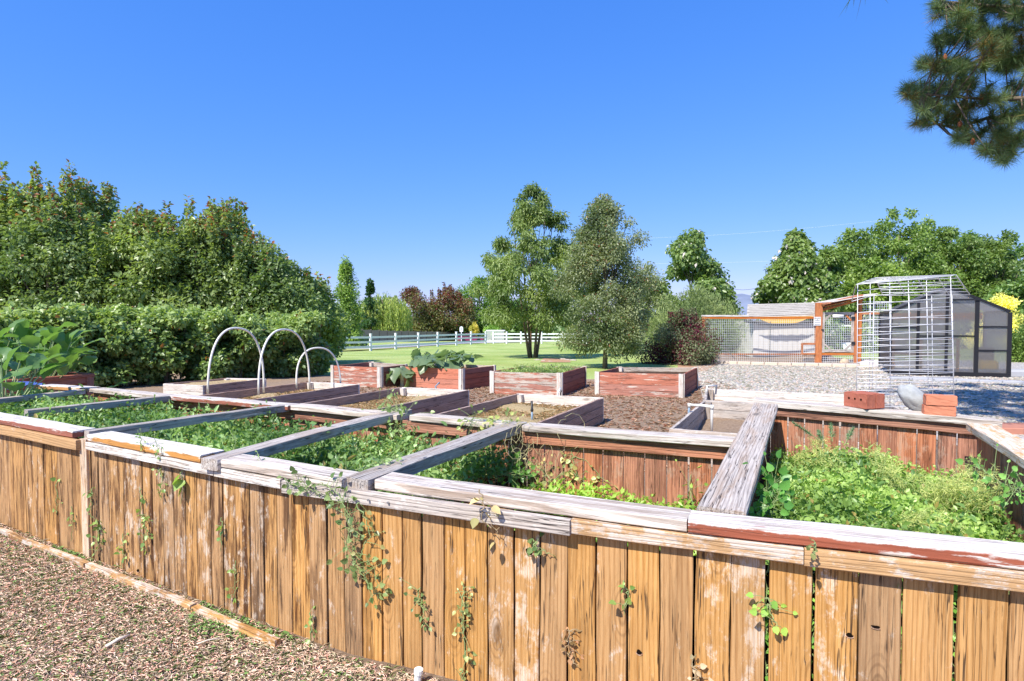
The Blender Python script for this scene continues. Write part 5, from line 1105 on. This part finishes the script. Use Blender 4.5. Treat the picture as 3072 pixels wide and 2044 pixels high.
weeds('leafy_herbs','broader darker leaves mixed through the right leafy patch',EQ,lambda u,v,x,y:.41+.16*math.sin(math.pi*min(1,u*1.1+.05))*(.4+.6*math.sin(math.pi*v*.8+.5)),2600,.045,(.10,.19,.06),templ='long',asp=.45,up=.5,spread=.06)
# feathery ferns (asparagus) in the right section
def fern(label,base,tip,n=2600,wd_=.26,col=(.34,.40,.15)):
    base=Vector(base);tip=Vector(tip); r=root('feathery_fern',label,'fern',tuple(base),0,'feathery ferns in the right planter section')
    P=[];A_=[];ms=MB(); 
    for s_ in range(7):
        e=tip+Vector((rng.normal()*.14,rng.normal()*.10,rng.normal()*.05)); mid_=base.lerp(e,.5)+Vector((0,0,.10)); ms.tube([base,mid_,e],[.004,.003,.0015],5)
        for k in range(n//7//12):
            f=.25+.75*rng.random(); c=(base*(1-f)**2+mid_*2*f*(1-f)+e*f*f) if True else 0
            d=Vector(rdir(1)[0]); L=wd_*(1.1-f)*.6+.03
            for j in range(12): g_=rng.random(); P.append(tuple(c+d*L*g_)); A_.append(tuple(np.array(d)*.5+rdir(1)[0]))
    P=np.array(P);A_=np.array(A_); cloud('fronds',P,A_,rdir(len(P)),.03*(.6+.8*rng.random(len(P))),.003,M['dryleaf'],col,r,'needle'); ms.build('stems',flat('fern_stem',(.25,.36,.10),.6),r)
def E(u,v,z): f_=quadfn(*[(p[0],p[1]) for p in EQ]); x,y=f_(u,v); return (x,y,z)
for lab,b_,t_ in (('yellow-green feathery fern in the middle of the right section, by the sunlit pickets',E(.5,.55,.35),E(.5,.78,.68)),('feathery fern sprawling toward the camera in the right section',E(.62,.45,.35),E(.62,.3,.58)),('feathery fern leaning right below the side wall',E(.75,.6,.35),E(.85,.68,.66)),('feathery fern at the front right of the leafy patch',E(.85,.3,.35),E(.88,.12,.56)),('small feathery tuft at the left back of the right section',E(.3,.75,.4),E(.28,.85,.64)),('feathery fern between the two sprawling ones',E(.68,.65,.35),E(.72,.55,.64))): fern(lab,b_,t_,4200)
# stiff needle sprigs
def sprig(label,a,b):
    a=Vector(a);b=Vector(b); r=root('needle_sprig',label,'sprig',tuple(a),0,'needle sprigs in the right planter section'); m=MB(); m.tube([a,a.lerp(b,.5)+Vector((0,0,.01)),b],[.004,.003,.0015],5); m.build('stem',flat('sprig_stem',(.22,.25,.10),.7),r)
    n=150; f=.25+.75*rng.random(n); P=np.array(a)[None]*(1-f[:,None])+np.array(b)[None]*f[:,None]; dr=np.array((b-a).normalized()); A_=rdir(n)+dr*.7; cloud('needles',P,A_,rdir(n),.042*(1.1-.6*f),.0055,M['dryleaf'],(.11,.20,.11),r,'needle')
for lab,a,b in (('needle sprig leaning far left, above the herbs',(2455,1320),(2378,1268)),('upright needle sprig in front of the gap in the red pickets',(2497,1325),(2492,1272)),('needle sprig leaning right beside the upright one',(2535,1335),(2560,1283)),('low needle sprig between the leaning and upright ones',(2470,1330),(2455,1292))):
    sprig(lab,PY(*a,4.25),PY(*b,4.3))
# vines
stem=flat('vine_stem',(.26,.34,.13),.6); stemb=flat('dry_vine_stem',(.40,.30,.17),.7)
def vine(label,pts,nl,ls,color=(.12,.19,.07),dry=False,templ='round',branch=3,cat='vine',name='vine',rad=.003,nrm=None,spread=.028):
    pts=[Vector(p) for p in pts]; r=root(name,label,cat,tuple(pts[0])); m=MB()
    # smooth the path
    path=[]
    for i in range(len(pts)-1):
        for k in range(6): path.append(pts[i].lerp(pts[i+1],k/6)+Vector((rng.normal(),rng.normal()*.4,rng.normal()))*.005)
    path.append(pts[-1]); m.tube(path,[rad*(1-.6*i/len(path)) for i in range(len(path))],5)
    P=[];A_=[]
    for k in range(nl):
        i=int(rng.integers(len(path))); p=path[i]; o=Vector((rng.normal()*spread,rng.normal()*spread*.4,rng.normal()*spread)); q=p+o; m.tube([p,p.lerp(q,.5)+Vector((0,0,.004)),q],[rad*.5,rad*.4,rad*.3],4,cap=False); P.append(tuple(q)); A_.append((o.x,o.y-.012,o.z-.012))
    m.build('stem',stemb if dry else stem,r)
    P=np.array(P); n=len(P); ln=ls*.75*(.4+1.*rng.random(n)); nm=rdir(n)*.8+np.array(nrm if nrm is not None else (-.3,-.8,.5)); cloud('leaves',P,np.array(A_)+rdir(n)*.015,nm,ln,ln*.95 if templ=='round' else ln*.4,M['dryleaf' if dry else 'leaf'],color,r,templ); return r
nW=Vector((-.411,-.9116,0))
def FW(px,py,out_=.03):   # point just outside the front picket face
    p=hit(off_line(smooth_front,.035),px); d=ray(px,py); return Vector((p.x,p.y,HC+d.z/d.y*p.y))+nW*out_
vine('leafy vine hanging over the grey trim below the fourth cross beam',[FW(990,1440,.07),FW(1030,1462,.06),FW(1055,1520,.05),FW(1062,1580,.04),FW(1048,1620,.04),FW(1075,1680,.04),FW(1105,1720,.05),FW(1130,1770,.04)],90,.032,spread=.04)
vine('short vine tuft on the bleached cap left of the hanging vine',[FW(890,1425,.08),FW(915,1445,.07),FW(940,1455,.06),FW(985,1470,.06)],26,.03)
vine('dark leafless vine tangle hanging beside the leafy vine',[FW(1085,1500,.04),FW(1110,1550,.04),FW(1118,1600,.03),FW(1098,1640,.04),FW(1128,1700,.03),FW(1140,1790,.03)],14,.026,(.20,.22,.09),spread=.03)
vine('vine with drooping yellow leaves hanging before the grey trim end',[FW(1468,1450,.10),FW(1480,1500,.09),FW(1465,1540,.07),FW(1500,1575,.05),FW(1512,1600,.05)],9,.042,(.36,.31,.15),dry=True)
vine('thin seeding vine climbing the tan pickets in the middle',[FW(1262,1760,.02),FW(1258,1800,.02),FW(1280,1830,.025),FW(1270,1870,.02)],22,.024)
vine('sparse vine drooping between two pickets right of the middle',[FW(1400,1760,.02),FW(1388,1830,.02),FW(1395,1890,.02),FW(1400,1960,.02),FW(1390,2030,.02)],40,.022,(.24,.30,.12))
vine('dried seed cluster hanging from a picket gap',[FW(1712,1890,.015),FW(1716,1930,.02),FW(1722,1985,.02)],34,.022,(.26,.16,.08),dry=True,spread=.022)
vine('pale dried seed cluster low on the right pickets',[FW(2093,1990,.015),FW(2100,2040,.02)],14,.024,(.36,.3,.2),dry=True,spread=.02)
vine('small green vine poking out of the gap left of the knotted picket',[FW(2316,1790,.02),FW(2322,1830,.02),FW(2345,1862,.04)],14,.03,(.22,.42,.08))
vine('green sprig rising through the cap gap on the right',[FW(2448,1640,.10),FW(2454,1610,.10),FW(2447,1592,.11)],7,.02,(.14,.17,.06),spread=.015)
vine('vine sprig growing out of the upper knot hole',[FW(1604,1610,.01),FW(1618,1640,.03),FW(1655,1652,.02)],12,.026,spread=.02)
for k,(px,py,n_) in enumerate([(272,1500,10),(285,1600,26),(363,1640,12),(421,1500,9),(430,1590,16),(545,1450,5),(483,1440,14),(165,1480,5),(210,1560,6),(1885,1780,7),(664,1590,6),(702,1720,8),(930,1880,10)]):
    vine('wisp of green vine on the pickets, %s'%['near the corner post top','low beside the corner post','low in the wide dark gap','in the wide gap near its top','seeding in the second wide gap','broad single leaves under the white trim','trailing over the white trim','on the tan left-hand pickets','small pair on the left-hand pickets','in a gap right of the cross-grained picket','halfway along the dirty pickets','low on the dirty pickets','at the ground near the shaded joint'][k],[FW(px,py-40,.02),FW(px+4,py,.02),FW(px-3,py+60,.02)],n_,.03 if k!=5 else .07,(.17,.28,.08),spread=.02)
# leaves crammed into the gaps of the right pickets
for px,lab in ((2313,'green leaves filling the widest gap between the right-hand pickets'),(2452,'green leaves filling the second wide gap on the right'),(2725,'green leaves in the gap below the right trim seam'),(2887,'green leaves in the rightmost picket gap')):
    vine(lab,[FW(px,1690+(px-2313)*.12,-.03),FW(px,1850,-.03),FW(px,2040,-.03)],40,.028,(.18,.40,.07),spread=.012)
# tangle over beams and against the inner pickets
def IN(px,py,Y): return PY(px,py,Y)
for lab,pts,n_,col in (('heap of pale vines tumbling off the end of the fifth cross beam',[IN(1395,1258,4.36),IN(1470,1256,4.30),IN(1530,1266,4.22),IN(1560,1300,4.4),IN(1575,1360,4.3),IN(1600,1430,4.2)],130,(.30,.36,.12)),
  ('green vine mound against the inner pickets below the fifth beam',[IN(1420,1340,4.1),IN(1480,1360,4.1),IN(1540,1390,4.1),IN(1560,1430,4.0),IN(1450,1420,3.9)],190,(.10,.22,.05)),
  ('vine clump draped over the fourth cross beam near its far end',[IN(1130,1235,4.9),IN(1180,1225,4.8),IN(1215,1240,4.75),IN(1195,1290,4.6),IN(1150,1320,4.5)],120,(.16,.24,.09)),
  ('leafy runner along the near end of the fourth cross beam',[IN(1010,1425,2.95),IN(1090,1400,2.95),IN(1160,1385,3.0),IN(1190,1370,3.1)],46,(.2,.32,.12)),
  ('dry tangled vines against the red inner pickets',[IN(1610,1390,4.1),IN(1650,1440,4.0),IN(1720,1410,4.1),IN(1740,1450,4.0),IN(1700,1330,4.15)],60,(.34,.34,.14)),
  ('single vine dangling before the inner pickets with a curled tip',[IN(1715,1325,4.1),IN(1720,1370,4.08),IN(1760,1380,4.05),IN(1800,1430,4.0),IN(1830,1450,3.95)],16,(.24,.32,.12)),
  ('thin vine climbing the inner pickets beside the wide beam',[IN(2075,1500,3.6),IN(2070,1440,3.75),IN(2080,1380,3.85)],14,(.22,.36,.08)),
  ('round-leaved plant under the wide beam at the left of the right section',[IN(2300,1480,2.9),IN(2320,1440,3.0),IN(2345,1500,2.8),IN(2290,1520,2.7)],60,(.09,.24,.05)),
  ('trailing vine at the right edge of the leafy section',[IN(2930,1400,3.1),IN(2990,1440,2.9),IN(3060,1480,2.7),IN(3050,1420,2.9)],60,(.14,.30,.07))):
    vine(lab,pts,n_,.05 if 'round' in lab else .036,col,spread=.06)
# curly dry stems in the tangle
m=MB()
for k in range(70):
    c=Vector(PY(1430+rng.random()*300,1290+rng.random()*140,4.15+rng.normal()*.1)); a=rng.random()*6; rr_=.03+.07*rng.random(); m.tube([c+Vector((rr_*math.cos(a+j*.6),.03*math.sin(j+a),rr_*math.sin(a+j*.6)*1.3)) for j in range(7)],.0016,4)
o=m.build('tangled_stems',flat('dry_curly_stems',(.46,.40,.20),.7)); tag(o,'curly dry vine stems tangled against the red inner pickets','stems',kind='stuff')
# small sprouts standing on caps
for k,(px,py,Y,lab) in enumerate([(825,1210,5.3,'small sprout on the third back cap'),(770,1235,5.2,'sprout in front of the third back cap'),(560,1200,5.75,'sprout beside the orange-sided back cap'),(625,1205,5.6,'second sprout beside the orange-sided back cap'),(780,1400,3.1,'curled sprout rising from the bleached front cap'),(420,1320,3.5,'sprout on the tan-sided front cap, left'),(470,1345,3.4,'sprout on the tan-sided front cap, right'),(700,1330,3.5,'pair of shoots beside the third cross beam')]):
    b_=PY(px,py+25,Y); vine(lab,[b_,b_+Vector((.01,0,.05)),b_+Vector((-.01,0,.11))],11,.022,(.17,.28,.09),spread=.018,name='sprout',cat='sprout')
# huge leafy greens (left bed)
def bigleaf_plant(name,label,base,n,hgt,rad,ln,wd_,col,cat='plant',grp=None,jag=False,up=.9):
    base=Vector(base); r=root(name,label,cat,tuple(base),0,grp); m=MB(); P=[];A_=[];N_=[]
    vs_all=MB()
    for k in range(n):
        a=rng.random()*6.28; q=rad*math.sqrt(rng.random()); h_=hgt*(.45+.55*rng.random())*(1-.35*(q/rad)**2); s=base+Vector((q*.35*math.cos(a),q*.35*math.sin(a),0)); e=base+Vector((q*math.cos(a),q*math.sin(a),h_))
        m.tube([s,s.lerp(e,.6)+Vector((0,0,.05*hgt)),e],[.008,.006,.004],5,cap=False)
        L=ln*(.65+.6*rng.random()); W_=wd_*(.7+.5*rng.random()); d=Vector((math.cos(a)*.6+rng.normal()*.35,math.sin(a)*.6+rng.normal()*.35,up+rng.normal()*.35)).normalized(); sd2=d.cross(Vector((rng.normal()*.3,rng.normal()*.3,1))).normalized(); nn=sd2.cross(d); g=[]
        nu=7; curl=.3+.5*rng.random(); fold=.15+.3*rng.random(); phs=rng.random()*6
        for i in range(nu+1):
            f=i/nu; w2=W_*.5*(math.sin(math.pi*min(1,f*.93+.07))**.65)*(1+(.22*math.sin(f*19+phs) if jag else .06*math.sin(f*14+phs)))
            c=e+d*L*f-nn*L*curl*f*f*.6+Vector((0,0,-.12*L*f*f))
            for j in (-1,-.5,0,.5,1): g.append(c+sd2*w2*j+nn*(abs(j)*fold*w2+.04*L*math.sin(f*11+j*3+phs)*abs(j)))
        vs_all.add(g,[(i*5+j,i*5+j+1,(i+1)*5+j+1,(i+1)*5+j) for i in range(nu) for j in range(4)])
    m.build('stalks',flat('pale_green_stalk',(.38,.48,.22),.5),r,smooth=True)
    o=vs_all.build('leaves',M['glossleaf'],r,color=(*col,1),smooth=True); return r
bp=fr_; 
bigleaf_plant('leafy_greens','huge leafy greens rising above the red picket bed, right clump',fr_-D1*.45-W1*.45+XP*-.32,70,1.0,.62,.30,.19,(.17,.28,.10),grp='huge leafy greens in the red bed')
bigleaf_plant('leafy_greens','huge leafy greens in the red bed, left clump by the photo edge',fr_-D1*.8-W1*1.1+XP*-.32,70,1.08,.7,.32,.2,(.17,.28,.10),grp='huge leafy greens in the red bed')
bigleaf_plant('leafy_greens','broad grey-green leaves nearest the camera at the left edge, before the red bed',PY(10,1190,6.0)-Vector((0,0,.1)),22,.6,.35,.28,.16,(.16,.27,.11),grp='huge leafy greens in the red bed')
bigleaf_plant('leafy_greens','low leaves hanging outside the right end of the red bed',fr_+W1*.15+XP*-.55,8,.35,.22,.24,.15,(.09,.20,.08),grp='huge leafy greens in the red bed')
# squash in red box two
f_=R2[1]; cc_=(f_[0]+f_[1]+f_[2]+f_[3])/4
bigleaf_plant('squash_plant','large silvery-green lobed leaves heaped over the solid red box',Vector((cc_.x-.05,cc_.y+.1,.38)),54,.52,.74,.34,.34,(.20,.27,.17),jag=True,up=.15)
bigleaf_plant('squash_plant','lobed squash leaves spilling over the left corner of the solid red box',Vector((f_[0].x+.12,f_[0].y+.05,.12)),16,.44,.28,.34,.34,(.22,.28,.19),jag=True,up=-.2)
# ================= mulch and litter =================
def litter(name,label,n,region,ln,wd_,cols,z=.012,kind='stuff',cat='mulch',up=1.6,templ='tri2',alt=.25,altc=(.16,.26,.07)):
    xy=np.array([region() for _ in range(n)]); zz_=np.interp(xy[:,1],[a for a,b in GT],[b for a,b in GT])+z+np.abs(rng.normal(size=n))*.005
    pos=np.stack([xy[:,0],xy[:,1],zz_],1); ax=rdir(n); ax[:,2]*=.12; nm=rdir(n)*.5+np.array([0,0,up]); l_=ln*(.4+1.*rng.random(n))
    o=cloud(name,pos,ax,nm,l_,wd_*(.5+rng.random(n)),M['litter'],cols,None,templ,rng.random(n),(rng.random(n)<alt).astype(float),altc); tag(o,label,cat,kind=kind); return o
def front_area():
    while True:
        y=1.9+3.2*rng.random(); x=-4.2+4.4*rng.random(); p=Vector((x,y,0)); k=x/y*F+CX
        q=hit(WL,max(-240,k)); 
        if y<q.y-.07 and k<1500: return x,y
litter('mulch_litter','shredded bark, twigs and dry clippings covering the foreground ground',62000,front_area,.032,.0036,(.50,.40,.31),alt=.06,altc=(.85,.72,.58))
litter('grass_clippings','scattered green and straw-coloured clippings over the foreground bark',20000,front_area,.045,.0035,(.15,.20,.08),alt=.5,altc=(.75,.64,.44),cat='clippings')
litter('dry_leaves','dry leaf scraps and bark chips on the foreground ground',2200,front_area,.03,.015,(.30,.18,.12),alt=.3,altc=(.65,.48,.36),cat='leaf litter')
def low_weeds():
    while True:
        x,y=front_area()
        if math.sin(x*2.1+1)*math.sin(y*3.3+.5)>.45 or rng.random()<.05: return x,y
litter('ground_weeds','small green weeds in patches among the foreground bark',9000,low_weeds,.02,.011,(.10,.17,.05),z=.02,cat='weeds',up=.6)
for lab,a,b in (('pale bare stick lying on the bark in the foreground',(318,1940),(390,1905)),('thin straw lying right of the pale stick',(590,1932),(660,1915))):
    A_=PZ(*a,.03);B_=PZ(*b,.035); m=MB(); m.tube([A_,A_.lerp(B_,.5)+Vector((0,0,.006)),B_],[.008,.009,.006] if 'bare' in lab else .003,6); tag(m.build('stick',flat('bleached_stick',(.72,.62,.5),.8),smooth=True),lab,'stick')
def back_area():
    while True:
        y=6+9.5*rng.random(); x=-5.5+11*rng.random()
        if x< 3.4+(y-4.5)*.21: return x,y
litter('mulch_litter','bark mulch fibres spread between the garden boxes',22000,back_area,.09,.014,(.25,.16,.11),z=.008,alt=.15,altc=(.60,.42,.27))
# straw in the boxes
for (r_,pts_),z_ in ((B1,.255),(B2,.255),(B3,.255)):
    f_=quadfn(*[(p[0],p[1]) for p in pts_]); 
    litter('straw','straw covering the soil of a long plank box',5000,lambda:f_(.05+.9*rng.random(),.05+.9*rng.random()),.07,.005,(.38,.31,.19),z=z_,alt=.1,altc=(.4,.28,.14),cat='straw')
# stones on the gravel
bm=bmesh.new(); bmesh.ops.create_icosphere(bm,subdivisions=1,radius=1); tv=np.array([v.co[:] for v in bm.verts]); tf=[[v.index for v in f.verts] for f in bm.faces]; bm.free()
def stones(name,label,n,region,s,color):
    pos=np.array([region() for _ in range(n)]); zz_=np.interp(pos[:,1],[a for a,b in GT],[b for a,b in GT])+.014; V=[]
    sc_=s*(.5+rng.random((n,1,1))); sh_=np.array([1,.8,.5])*(.7+.6*rng.random((n,1,3))); V=tv[None]*sc_*sh_+np.stack([pos[:,0],pos[:,1],zz_],1)[:,None,:]
    k=len(tv); me=bpy.data.meshes.new(name); me.vertices.add(n*k); me.vertices.foreach_set('co',V.reshape(-1).astype(np.float32)); L=(np.arange(n)[:,None]*k+np.array(tf).reshape(-1)[None]).reshape(-1); me.loops.add(len(L)); me.loops.foreach_set('vertex_index',L.astype(np.int32)); me.polygons.add(n*len(tf)); me.polygons.foreach_set('loop_start',(np.arange(n*len(tf))*3).astype(np.int32)); me.materials.append(M['dryleaf'])
    a=me.attributes.new('tint','FLOAT','POINT'); a.data.foreach_set('value',np.repeat(rng.random(n),k).astype(np.float32)); a=me.attributes.new('alt','FLOAT','POINT'); al=(rng.random(n)<.5).astype(float); a.data.foreach_set('value',np.repeat(al,k).astype(np.float32)); a=me.attributes.new('altcol','FLOAT_COLOR','POINT'); gcol=.33+.38*rng.random((n,1)); ac=np.concatenate([gcol*np.array([[1,.94,.84]]),np.ones((n,1))],1); a.data.foreach_set('color',np.repeat(ac,k,axis=0).reshape(-1).astype(np.float32))
    me.update(calc_edges=True); me.validate(); o=link(name,me,None,None,color=(*color,1)); tag(o,label,'stones',kind='stuff'); return o
def gr_area():
    while True:
        y=8.5+15*rng.random()**1.4; x=3+14*rng.random()
        if (y>10.8 and x>3.6+(y-10.7)*.297): return x,y
        if y<=10.8 and x>5.75: return x,y
stones('loose_gravel','loose pale and grey gravel stones over the gravel yard',26000,gr_area,.03,(.27,.245,.21))
